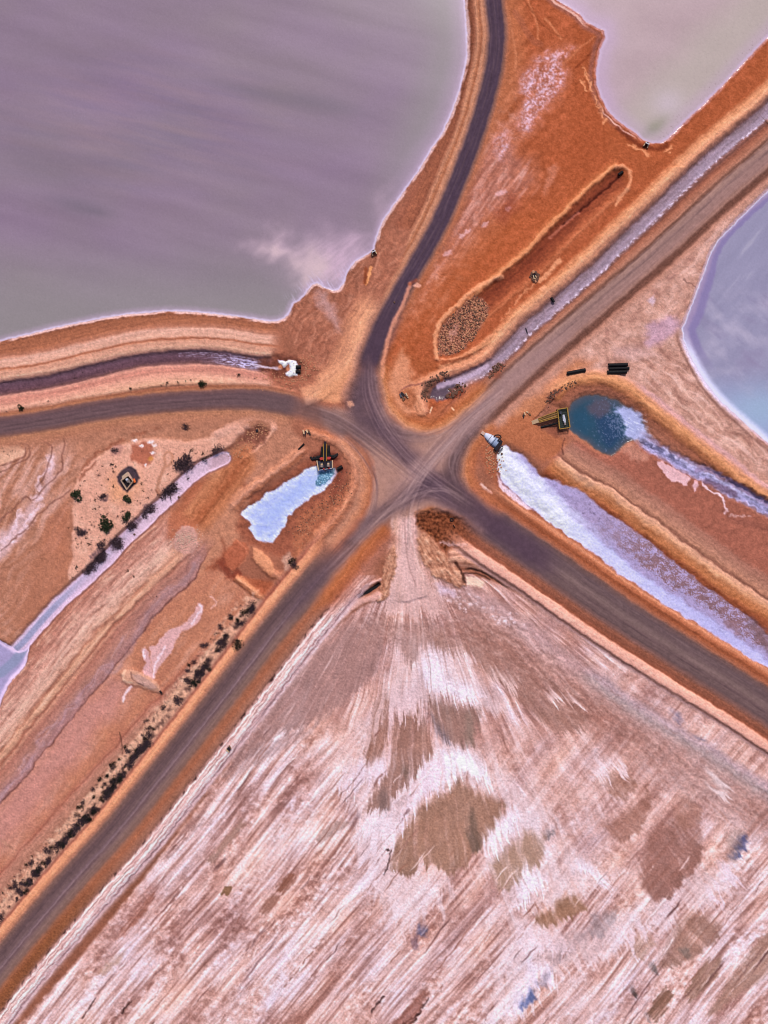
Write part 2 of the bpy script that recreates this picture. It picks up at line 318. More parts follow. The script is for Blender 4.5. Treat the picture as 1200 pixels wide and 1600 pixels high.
    sl = win(-60,880,430,1460); fd = dist_poly(flat, X[sl], Y[sl]); q = fbm((X[sl]*.62-Y[sl]*.78)/80, (X[sl]*.78+Y[sl]*.62)/18, 5, 46, .62)
    put(sl, sm(2, -6, fd)*np.clip(1.6*q, 0, 1)*.55, (204,158,136)); put(sl, sm(2, -6, fd)*np.clip(-1.6*q, 0, 1)*.4, (174,112,88))
    area([(100,1120),(170,1060),(210,1080),(150,1150),(60,1270),(0,1330),(-60,1380),(-60,1330)], (190,138,128), 22, 10, 50, .75)
    band([(-300,1720),(0,1368),(33,1328),(75,1281),(110,1243),(150,1197),(187,1157),(220,1118),(253,1083),(300,1032),(345,988)], [(-9,(150,92,74),0),(-2,(170,106,86),.35),(0,(150,90,74),.6),(2.5,(174,120,100),.6),(8,(180,130,108),.9),(18,(170,122,100),.9),(28,(186,140,116),.5),(36,(190,140,116),0)], 4, 30, 7, 60, 3, .1, s1=60)
    band(GULLY, [(-28,(180,124,104),0),(-18,(176,124,108),.6),(-8,(172,126,114),.7),(2,(166,126,126),.75),(8,(160,118,116),.75),(10.5,(124,82,76),.85),(13,(186,122,98),0)], 4, 22, 9, 60, 5, .1, s1=60)
    sl = win(-60,830,350,1330); gd, gs, gl = dist_line(smooth_line(GULLY), *warp(sl, 4, 20, 9)); gt = fbm(gs/50, gd/6, 4, 47)
    put(sl, sm(14, 6, np.abs(gd))*np.clip(1.6*gt-.1, 0, 1)*.5*sm(0, 50, gl-gs), (176,148,160)); put(sl, sm(14, 6, np.abs(gd))*np.clip(-1.6*gt-.1, 0, 1)*.5*sm(0, 50, gl-gs), (140,100,104))
    line([(-60,1318),(0,1255),(6,1240),(30,1212),(60,1172),(66,1150),(100,1120),(130,1085),(165,1040),(175,1040)], 3, (180,148,160), .5, 4, 8, 30, brk=30)
    line([(160,1045),(175,1050),(195,1030),(235,955),(262,928),(290,905),(304,880)], 3.5, (164,132,140), .45, 4, 5, 18)
    area([(310,942),(318,948),(314,965),(300,982),(285,985),(275,1000),(268,1020),(252,1036),(244,1050),(241,1060),(236,1040),(234,1010),(244,1008),(250,998),(264,985),(276,978),(290,974),(300,962)], (208,164,164), 1.6, 3, 8, .95)
    area([(222,1016),(226,1010),(232,1018),(236,1040),(240,1062),(232,1062),(222,1048),(228,1035)], (204,160,162), 1.6, 3, 8, .95)
    for p in [[(312,945),(316,950),(308,962),(300,975)],[(240,1058),(242,1040),(258,1010)],[(205,1072),(196,1084),(192,1096)],[(224,1014),(226,1028)]]:
        line(p, 1.6, (226,196,208), .85, 1.5, 2, 7)
    area([(190,1052),(196,1046),(206,1046),(220,1050),(232,1056),(244,1064),(250,1072),(252,1082),(246,1080),(232,1078),(222,1072),(212,1070),(200,1068),(191,1063)], (198,150,124), 1.6, 2, 8, 1, h=.9, hs=5)
    area([(206,1052),(220,1054),(240,1066),(246,1074),(236,1076),(222,1070),(212,1062)], (184,146,134), 2, 1.5, 6, .9)
    line([(196,1048),(193,1056),(197,1064),(206,1066)], 2, (226,182,152), .8, 1.2, .6, 6)
    line([(206,1050),(208,1060),(216,1066),(225,1071)], 1.1, (140,100,88), .6, 1, .6, 6)
    line([(330,932),(338,942),(330,950)], 1.2, (212,168,160), .7, 1, 2, 6)
    line([(187,1145),(190,1160),(191,1176),(188,1196),(180,1208),(166,1216),(160,1213)], .9, (112,78,64), .7, 1, .8, 8)
    # rubble mound and pale disc beside it
    area([(275,835),(270,845),(274,858),(288,866),(304,862),(310,850),(309,835),(300,822),(285,821)], (192,146,132), 2, 2, 8, 1, var=.1, h=.7, hs=9)
    area([(345,842),(352,848),(345,868),(330,880),(320,890),(335,890),(350,880),(362,870)], (150,84,58), 6, 6, 16, .7)
    area([(365,846),(372,842),(384,848),(388,862),(378,880),(366,894),(352,886),(350,868)], (178,104,74), 3, 4, 12, .9, h=.3)
    line([(372,846),(386,858),(384,872),(374,886)], 1.2, (198,126,94), .6, 1.2, 2, 8)
    line([(346,880),(356,896),(362,902),(372,896)], 5, (138,68,48), .7, 5, 4, 12)
    # salt basin G surroundings
    area([(372,800),(392,776),(420,762),(470,726),(495,712),(530,710),(540,735),(530,770),(500,800),(470,815),(462,850),(450,880),(430,868),(390,850),(372,830)], (160,98,72), 6, 5, 16, .9, var=.12, h=-.5, hs=10)
    area([(470,800),(500,785),(530,762),(545,740),(552,760),(540,790),(500,830),(480,850),(465,880),(455,870),(460,830)], (168,106,76), 6, 6, 14, .9, var=.16, h=-.1)
    band([(356,800),(385,770),(420,745),(460,715),(480,695)], [(-12,(196,138,108),0,.2),(-6,(198,138,106),.8,.6),(0,(206,150,122),.8,.9),(6,(176,112,80),.8,.5),(12,(160,100,74),0,.0)], 4, 14, 3, 30, 5, .14, s0=20, s1=20)
    band([(398,862),(412,878),(425,892),(440,905),(452,910),(462,900),(472,880),(485,862),(500,836),(520,815),(540,790),(552,765),(556,740),(548,712),(530,690),(505,682),(485,676),(470,678)], [(-12,(186,122,90),0,.1),(-7,(192,128,96),.75,.5),(0,(206,142,110),.85,.9),(6,(188,120,86),.75,.4),(11,(176,110,80),0,.0)], 4, 14, 4, 30, 4, .14, s0=8, s1=20)
    area([(395,855),(404,858),(420,870),(428,882),(428,896),(420,898),(405,884),(396,872)], (212,146,108), 2, 2, 8, .9, h=.9, hs=6)
    area([(440,872),(452,862),(460,876),(455,890),(445,892)], (186,150,132), 3, 3, 8, .8)
    band([(366,900),(380,910),(395,922),(412,935),(424,946),(430,955)], [(-9,(160,92,66),0,.2),(-5,(212,140,98),.9,.8),(0,(220,150,110),1,1.1),(5,(196,122,84),.9,.6),(9,(170,96,66),0,.1)], 2, 10, 6, 30, 4, .08, s0=6)
    area([(384,902),(410,905),(440,918),(470,905),(440,940),(432,948),(410,930)], (172,98,66), 5, 4, 14, .9)
    # scrub strip beside the south-west road
    area([(402,934),(418,945),(424,957),(414,972),(400,990),(382,1012),(360,1040),(335,1072),(305,1108),(270,1150),(235,1192),(200,1236),(150,1298),(100,1360),(50,1420),(0,1480),(-60,1555),(-300,1860),(-320,1780),(-60,1490),(0,1412),(60,1338),(110,1276),(150,1228),(200,1166),(250,1105),(290,1056),(330,1008),(362,975),(375,955)], (204,158,130), 3, 4, 16, .95, var=.1)
    sl = win(-60,920,440,1560)
    put(sl, sm(12, 4, np.abs(dist_line(smooth_line(L_SW), X[sl], Y[sl])[0]+68))*np.clip(2*fbm(X[sl]/9, Y[sl]/9, 3, 44), 0, 1)*.6, (214,178,152))
    # NE: purple gully below the road already lies in the corridor; basin and ditches
    # banks around the dark pool D and its outlet
    bank = [(870,618),(885,604),(905,596),(930,594),(955,598),(985,614),(1015,640),(1050,668),(1090,700),(1140,740),(1200,782),(1500,980)]
    band(bank, [(-20,(196,140,112),0,.3),(-11,(206,146,108),.85,.9),(-3,(214,146,98),1,1.1),(4,(190,122,80),1,.7),(10,(164,106,78),1,.1),(24,(160,108,84),1,-.3),(40,(160,112,90),.9,-.5),(56,(165,114,92),0,-.6)], 3, 18, 12, 40, 4, .1)
    band([(985,596),(1020,622),(1060,655),(1110,694),(1160,732),(1200,764),(1500,965)], [(-9,(206,160,150),0),(-4,(202,158,160),.8),(1,(196,150,144),.8),(6,(190,136,112),0)], 3, 18, 13, 40, 3, .06, s0=30)
    for q in [[(1040,610),(1080,645),(1130,690),(1180,726)],[(1060,600),(1100,640),(1150,685),(1200,720)]]:
        line(q, 2, (224,184,168), .6, 2, 4, 18, brk=24)
    # brown shelf between the outlet and the long salt basin
    area([(1000,690),(1040,715),(1100,752),(1200,812),(1500,1000),(1500,1160),(1200,990),(1160,955),(1080,890),(1000,830),(960,790),(925,765),(900,745),(860,715),(900,690),(940,712),(970,705)], (162,104,82), 4, 4, 30, var=.08, h=-.2, hs=10)
    band([(880,690),(920,722),(962,742),(1000,770),(1050,806),(1090,836),(1140,872),(1200,912),(1500,1100)], [(-18,(162,104,82),0,-.2),(-8,(160,116,98),.7,-.1),(6,(172,126,104),.95,.1),(15,(176,128,102),.95,.3),(20,(140,98,80),.9,.4),(24,(204,156,128),.95,.9),(31,(210,156,120),1,1.0),(38,(200,130,86),1,.7),(45,(204,124,72),1,.4),(52,(172,98,62),1,.1),(62,(150,88,62),.95,-.2),(72,(156,92,68),0,-.3)], 3, 18, 14, 70, 4, .09, s0=16)
    area([(970,700),(985,692),(1000,698),(1015,712),(1008,722),(985,718)], (192,140,118), 5, 6, 10, .7)
    area([(1026,722),(1035,720),(1048,728),(1058,730),(1066,728),(1072,738),(1078,748),(1074,760),(1062,755),(1050,752),(1040,742),(1030,732)], (214,172,178), 1.5, 4, 8, .95)
    area([(1086,750),(1093,748),(1090,760),(1086,768),(1082,765)], (214,172,182), 1.5, 3, 6, .9)
    line([(1098,750),(1102,760),(1112,768),(1126,774),(1131,782),(1134,795),(1138,797)], 1.3, (220,196,214), .85, 1.2, 2.5, 8)
    line([(1136,796),(1133,802)], 1.6, (220,196,214), .9, 1.2, 1, 8)
    line([(1140,806),(1160,806),(1172,808)], 2, (204,170,172), .6, 1.5, 3, 7, brk=6)
    line([(1133,800),(1150,812),(1175,818),(1200,830)], 4, (140,90,74), .5, 4, 4, 12)
    # head of the white basin F
    area([(758,690),(772,700),(778,730),(784,750),(800,768),(790,770),(772,752),(760,735),(750,712)], (170,104,74), 5, 4, 12, .9, var=.14)
    line([(752,757),(760,765),(768,770)], 2, (226,200,200), .8, 1.5, 1.5, 6)
    line([(1020,270),(900,395)], 1, ORANGE, 0)

def corridors():
    # ---- strip between the lavender pond and the north road
    band(L_N, [(-14,(150,110,92),0,.4),(11,(150,110,92),0,.4),(15,(176,124,96),.9,.5),(20,(196,146,116),.95,.8),(24,(164,106,74),.95,.7),(30,(190,136,104),.95,.7),(36,(150,94,68),.95,.5),(44,(158,100,72),.95,.2),(58,(160,102,76),.95,-.2),(75,(165,108,84),0,-.4)], 2, 20, 21, 110, 2.5, .1, s1=330)
    # land bridge south-east of the pond corner
    area([(590,385),(610,350),(640,360),(625,420),(590,480),(565,520),(548,560),(520,600),(490,615),(455,610),(462,590),(470,560),(450,520),(450,500),(460,478),(485,450),(495,446),(525,458),(545,430),(565,408)], (166,110,84), 6, 4, 18, var=.1)
    sl = win(440,380,640,640); x, y = warp(sl, 8, 30, 8)
    st = fbm((x*.55-y*.83)/40, (x*.83+y*.55)/7, 4, 48)
    d = dist_poly([(590,385),(610,350),(640,360),(625,420),(590,480),(565,520),(548,560),(530,600),(490,630),(455,610),(462,590),(470,560),(450,520),(450,500),(495,446),(545,430)], X[sl], Y[sl])
    put(sl, sm(4, -6, d)*np.clip(1.5*st, 0, 1)*.6, (196,140,112)); put(sl, sm(4, -6, d)*np.clip(-1.5*st, 0, 1)*.5, (142,88,64))
    area([(492,450),(500,452),(512,465),(520,480),(530,505),(535,518),(525,515),(510,490),(498,478)], (186,150,150), 8, 8, 18, .7)
    line([(579,418),(576,432),(572,443)], 2.2, (228,150,92), .9, 1.2, 1.5, 6)
    line([(572,420),(570,442)], 2.5, (150,78,46), .7, 2, 1, 6)
    band([(600,460),(572,500),(560,530),(540,575),(505,608),(470,625)], [(-16,(186,128,96),0,.3),(-10,(206,150,116),.9,.3),(0,(214,156,120),1,.4),(14,(206,146,112),.95,.4),(24,(190,132,100),.85,.2),(36,(186,126,96),0,.1)], 3, 20, 23, 60, 4, .1, s0=40, s1=10)
    area([(505,608),(548,570),(555,590),(548,612),(540,625),(520,630),(500,622)], (216,152,112), 6, 5, 18, .9)
    # ---- west: bands along the channel above the west road
    band(L_CH, [(-92,(166,108,84),0,-.3),(-84,(150,96,72),.9,-.3),(-74,(158,102,72),1,-.1),(-56,(168,110,80),1,.3),(-49,(176,122,96),1,.7),(-44,(204,158,138),1,.9),(-33,(208,160,136),1,1.0),(-30,(178,112,82),1,.95),(-27,(206,152,124),1,1.0),(-22,(206,154,128),1,.9),(-17,(214,166,138),1,.8),(-13,(198,146,124),1,.4),(-10,(124,96,108),1,-.3),(-6,(122,92,106),1,-.6),(2,(112,82,92),1,-.6),(8,(124,90,88),1,-.3),(12,(196,142,122),1,.4),(18,(192,132,112),1,.6),(28,(208,154,130),1,.8),(38,(214,164,134),1,.9),(42,(210,158,126),.8,.8),(46,(176,116,84),0,.5)], 1.4, 16, 31, 80, 3, .08, s1=26)
    # round end of the channel
    area([(430,548),(448,552),(470,556),(490,568),(500,580),(492,596),(470,606),(445,604),(425,600),(420,575)], (166,106,80), 6, 5, 16, .9, var=.14, h=.2)
    area([(400,562),(425,560),(445,556),(464,560),(472,572),(468,586),(455,592),(430,590),(405,580)], (128,78,60), 6, 5, 12, .85, var=.16, h=-.5, hs=8)
    line([(380,556),(410,562),(440,552),(470,546),(490,552)], 1.5, (150,96,72), .5, 1.5, 3, 12)
    # salt in that channel
    sl = win(280,540,450,590); d, s, L = dist_line(smooth_line(L_CH), X[sl], Y[sl])
    t = fbm(s/14, d/2.2, 4, 52)+.35*fbm(X[sl]/3, Y[sl]/3, 2, 53)
    m = sm(300, 390, X[sl])*sm(412, 395, X[sl])*sm(11, 4, np.abs(d-1))
    put(sl, np.clip(m*(.6+1.4*t), 0, 1), (186,176,220))
    m = sm(-12, -7, d)*sm(1, -6, d)*sm(415, 380, X[sl])
    put(sl, np.clip(m*(.25+1.2*t), 0, 1)*.8, (168,150,178))
    for q in [[(392,568),(410,572),(430,576),(438,576)],[(398,572),(420,574),(436,574)]]:
        line(q, 1, (196,182,206), .8, 1, 1, 8)
    m = sm(0, -3, np.abs(np.hypot(X[sl]-430, (Y[sl]-572))-6))*0
    # ---- SE road corridor
    band(L_SE, [(-72,(176,108,74),0,.2),(-62,(168,100,70),0,.2),(-55,(166,92,62),.0,.2),(-48,(150,96,76),0,.2),(-42,(150,96,72),0,.3),(-36,(164,108,78),0,.3),(0,(100,82,95),0,.4)], 0)
    def se(stops, **k): return band(L_SE[:8], stops, **k)
    # direction runs from far east to the cross-roads, so positive offsets lie north-east of it
    se([(-68,(190,150,130),0,.1),(-63,(178,140,140),.8,.2),(-60,(150,110,98),.8,.4),(-57,(216,160,140),1,1.0),(-50,(226,170,150),1,1.1),(-44,(222,164,140),1,1.0),(-41,(150,92,66),1,.5),(-36,(140,90,68),1,.2),(-30,(150,98,74),1,.2),(-24,(132,98,90),1,.35),(-18,(112,90,90),1,.45),(-8,(114,92,92),1,.5),(2,(124,102,100),1,.5),(8,(112,91,92),1,.5),(16,(108,88,91),1,.45),(24,(118,92,88),1,.4),(29,(160,104,76),1,.3),(36,(160,94,62),1,.2),(42,(176,108,74),1,.5),(48,(204,140,106),1,.8),(54,(178,110,78),1,.4),(60,(166,102,74),.9,0),(68,(166,104,78),0,-.3)], amp=1.5, wl=18, seed=41, along=120, across=3, var=.06, s1=70)
    # ---- NE road corridor (direction comes down from the north-east: positive offsets lie north-west)
    band(L_NE, [(-40,(190,140,118),0,.2),(-30,(182,132,110),.9,.2),(-25,(130,90,74),1,.1),(-19,(128,90,76),1,.2),(-15,(160,122,108),1,.4),(-9,(158,124,116),1,.5),(4,(148,118,112),1,.5),(12,(162,128,116),1,.5),(16,(128,92,78),1,.4),(20,(172,122,98),1,.6),(27,(166,112,86),1,.5),(33,(146,94,72),1,.1),(38,(120,86,80),.9,-.5),(42,(150,120,130),0,-.6)], 1.5, 18, 42, 120, 2.5, .07, s1=130)
    # peach berm north-west of the lavender ditch, then the ditch
    # (same direction, ditch centre line)
    band(NECH, [(-17,(140,98,84),0,-.3),(-12,(134,100,96),.9,-.5),(-8.5,(160,138,160),1,-.75),(0,(150,127,145),1,-.8),(6.5,(142,116,126),1,-.8),(10,(142,104,96),1,-.4),(16,(196,138,108),1,.4),(22,(218,158,122),1,.9),(28,(216,150,108),1,1.0),(34,(198,128,88),.9,.6),(40,(180,102,62),0,.2)], 2, 14, 43, 50, 3, .09, s1=8)
    sl = win(690,150,1240,620); d, s, L = dist_line(smooth_line(NECH), X[sl], Y[sl])
    t = .75*fbm(s/70, d/10, 5, 57, .6)+.2*fbm(X[sl]/4, Y[sl]/4, 2, 56)
    put(sl, np.clip(sm(10, 8, np.abs(d))*(1.3*t-.05), 0, 1)*.7, (182,160,192)); put(sl, np.clip(sm(10, 8, np.abs(d))*(-1.6*t), 0, 1)*.7, (134,108,118))
    put(sl, sm(4, 1, np.abs(d+10))*np.clip(fbm(s/6, d/4, 2, 58)*2, 0, 1)*.8, (206,192,220))
    # ---- SW road corridor (direction comes up from the south-west: negative offsets lie north-west)
    band(L_SW[:12], [(-52,(200,150,120),0,.4),(-46,(150,100,84),.5,.4),(-43,(150,90,72),.8,.5),(-40,(214,148,112),1,.8),(-33,(220,152,112),1,.8),(-28,(180,126,98),1,.6),(-23,(130,100,92),1,.5),(-16,(110,87,88),1,.5),(-5,(116,93,94),1,.5),(-1.5,(122,98,104),1,.5),(0,(138,114,116),1,.5),(1.5,(120,95,98),1,.5),(8,(132,105,98),1,.5),(15,(132,102,92),1,.45),(20,(158,106,78),1,.4),(26,(164,106,76),1,.3),(33,(164,114,88),1,.2),(39,(150,108,92),1,.1),(41,(170,130,118),1,.3),(44,(226,188,186),1,1.0),(49,(206,160,152),1,1.0),(53,(232,194,192),1,1.1),(58,(222,184,184),1,.9),(62,(196,156,160),.9,.5),(67,(225,195,205),.6,.2),(74,(180,140,130),0,0)], 1.2, 14, 44, 150, 2, .06, s1=90)
    sl = win(-60,900,640,1640); d, s, L = dist_line(smooth_line(L_SW[:12]), *warp(sl, 2, 12, 5))
    t = fbm(s/30, d/1.6, 3, 59)
    dj = d+1.6*fbm(s/70, s*0, 2, 60); fa = sm(0, 60, L-s)
    for o_, w_, c_, a_ in ((43,.8,(150,108,104),.6),(45,1.2,(240,212,214),.9),(47.6,.8,(178,128,124),.7),(49.8,1.0,(232,196,192),.8),(51.8,.8,(160,112,108),.7),(54.5,1.5,(244,216,218),.9),(57.5,.8,(182,136,136),.7),(60,1.2,(236,204,208),.7),(62.5,1.0,(150,116,122),.6),(65.5,1.2,(226,196,206),.6)):
        put(sl, sm(w_+.9, max(w_-.4, 0), np.abs(dj-o_))*fa*a_*sm(-.5, .3, fbm(s/60+o_, s*0+o_, 2, 62)+.15), c_)
    put(sl, sm(41, 44, d)*sm(68, 62, d)*sm(0, 60, L-s)*np.clip(1.5*t-.1, 0, 1)*.7, (176,128,122)); put(sl, sm(41, 44, d)*sm(66, 62, d)*sm(0, 60, L-s)*np.clip(-1.5*t, 0, 1)*.6, (240,214,218))
    put(sl, sm(2.5, .5, np.abs(d-41))*sm(0, 60, L-s)*np.clip(fbm(s/14, d/9, 3, 63)*2.4, 0, 1)*.8, (84,60,58))
    put(sl, sm(14, 30, d)*sm(42, 34, d)*sm(1320, 1480, Y[sl])*.7, (138,88,52), .15, fbm(X[sl]/3, Y[sl]/3, 2, 64))
    # ---- W road
    band(L_W[:11], [(-26,(196,140,110),0,.6),(-22,(164,106,78),.8,.6),(-18,(176,120,86),1,.5),(-14,(128,96,92),1,.5),(-8,(112,88,92),1,.5),(0,(116,92,95),1,.5),(8,(114,90,93),1,.5),(13,(124,92,86),1,.5),(18,(176,124,92),1,.4),(28,(178,124,94),.8,.3),(44,(176,122,94),0,.2)], 1.4, 18, 45, 120, 3, .05, s1=30)
    # ---- N road
    band(L_N[:16], [(-30,(170,104,68),0,.4),(-18,(168,110,80),.9,.4),(-13.5,(130,98,88),.9,.5),(-10,(92,74,90),1,.5),(0,(88,71,88),1,.5),(10,(92,74,90),1,.5),(14,(140,106,96),.9,.5),(18,(178,124,92),.6,.5),(24,(178,124,92),0,.5)], 1.2, 18, 46, 120, 3, .05, s1=20)

def crossroads():
    rs0 = np.random.RandomState(31)
    # dusty plate of the junction
    plate = [(545,640),(560,590),(575,560),(592,590),(596,625),(610,650),(640,668),(668,672),(700,660),(735,645),(770,640),(745,668),(722,705),(716,735),(722,762),(740,785),(770,812),(755,830),(735,815),(705,798),(670,795),(650,800),(640,806),(625,806),(606,812),(590,830),(560,850),(545,842),(565,800),(575,770),(578,740),(570,720),(555,700),(530,680),(505,665),(500,640)]
    area(plate, (168,130,116), 9, 5, 26, 1, .04, h=.5, hs=14, k=None)
    # wide orange shoulders
    band([(596,560),(597,590),(604,625),(620,650),(645,668),(675,672),(705,658),(740,630),(775,600)], [(-10,(186,120,84),0),(-3,(188,136,104),.9),(3,(196,128,84),.95),(10,(180,104,60),.95),(22,(186,116,80),.7),(34,(190,126,96),0)][::-1] if False else [(-34,(190,126,96),0),(-22,(186,116,80),.7),(-10,(180,104,60),.95),(-3,(196,128,84),.95),(3,(188,136,104),.9),(10,(186,120,84),0)], 3, 18, 51, 40, 4, .08, s0=20, s1=30)
    band([(775,650),(748,675),(728,705),(722,735),(728,762),(748,785),(790,815)], [(-26,(176,106,72),0),(-16,(178,108,72),.85),(-8,(192,118,74),.95),(-1,(190,134,98),.95),(6,(170,122,104),.5),(12,(150,110,100),0)], 3, 16, 52, 40, 4, .08, s0=20, s1=30)
    band([(510,862),(545,820),(562,790),(570,755),(566,722),(550,700),(525,680)], [(-18,(176,130,104),0),(-8,(186,136,108),.8),(2,(192,132,98),.9),(10,(180,112,76),.85),(20,(172,106,76),0)], 3, 16, 53, 40, 4, .08, s0=20, s1=20)
    band([(480,962),(530,900),(570,850),(605,815)], [(-14,(170,120,96),0),(-6,(176,116,82),.8),(4,(188,108,62),.95),(13,(176,104,68),.9),(24,(168,112,90),.8),(40,(172,118,98),0)], 3, 16, 54, 40, 4, .08, s0=60, s1=14)
    for L_, hw in ((L_SW[:12],14),(L_W[1:],12),(L_N[2:],9),(L_NE[1:],13),(L_SE[1:],19)):
        for k in range(9):
            o_ = rs0.uniform(-hw, hw); pts_ = smooth_line(L_, 4); nn = np.gradient(pts_, axis=0); nn /= np.hypot(nn[:, 0], nn[:, 1])[:, None]+1e-6
            q_ = pts_+np.stack([-nn[:, 1], nn[:, 0]], 1)*(o_+rs0.normal(0, .8, (len(pts_), 1)).cumsum(0)*.25)
            q_ = [tuple(v) for v in q_ if -60 < v[0] < 1260 and -60 < v[1] < 1660]
            if len(q_) > 3: line(q_, rs0.uniform(.4, 1.6), (150,124,118) if rs0.rand() < .5 else (80,62,70), rs0.uniform(.05, .2), 1.3, 1.0, 40, 700+k, 0, curve=False, brk=rs0.choice([22, 45]))
    # wheel tracks: broad dark sweeps and narrow light and dark lines
    sw = [
     ([(627,452),(604,500),(586,540),(574,580),(575,612),(584,645),(606,680),(636,712),(664,742),(700,775),(740,800),(800,843),(880,898)],16,(92,73,88),.75),
     ([(590,655),(612,670),(640,682),(672,682),(700,672)],8,(92,74,84),.5),
     ([(430,988),(497,908),(545,852),(585,812),(620,788),(650,772),(690,768),(740,790)],12,(100,80,90),.6),
     ([(600,790),(655,764),(685,757),(715,770),(745,797),(800,840),(890,905)],16,(92,72,86),.75),
     ([(780,628),(735,672),(712,710),(706,745),(720,780),(770,820)],13,(100,79,84),.85),
     ([(350,625),(425,629),(480,641),(530,660),(575,690),(610,720)],13,(112,90,92),.7),
     ([(566,560),(556,600),(554,625),(562,650),(585,675),(620,705)],14,(92,74,86),.75),
     ([(600,790),(640,745),(672,718),(705,690),(760,634),(830,567),(905,502)],13,(160,128,124),.75),
     ([(640,780),(650,740),(672,715)],10,(176,142,142),.6),
     ([(565,700),(600,715),(630,740),(648,770)],10,(170,132,116),.6),
     ([(585,735),(592,765),(575,800)],10,(186,138,110),.6),
    ]
    for k, (p, w, c, a_) in enumerate(sw): line(p, w, c, a_, w*.9, 4, 30, 60+k, .05, fade=75)
    rs = np.random.RandomState(5)
    bases = [[(574,560),(576,620),(604,682),(660,742),(740,800)],[(470,636),(530,656),(590,695),(640,735),(700,772)],[(800,600),(735,652),(690,700),(650,750),(622,810)],
             [(500,905),(570,830),(630,785),(690,765),(750,800)],[(500,905),(570,835),(640,760),(700,690),(800,600)],[(590,650),(625,680),(670,684),(720,660),(790,605)],[(720,770),(704,730),(720,690),(760,640)],
             [(640,860),(642,800),(654,760),(690,705),(760,635)],[(625,820),(632,785),(660,762),(720,780)],[(560,850),(582,800),(588,750),(560,700),(510,660)]]
    for k in range(150):
        b = np.array(bases[k % len(bases)], float)+rs.normal(0, 6.5, 2)
        b = b+rs.normal(0, 1.2, b.shape)
        lite = rs.rand() < .58
        line([tuple(q) for q in b], rs.uniform(.3, 1.5), (206,174,166) if lite else (98,78,90), rs.uniform(.03, .13) if lite else rs.uniform(.03, .16), 1.2, .8, 30, 100+k, 0, fade=60)
    area([(542,628),(550,626),(553,634),(546,637)], (206,150,118), 2, 2, 6, .8)

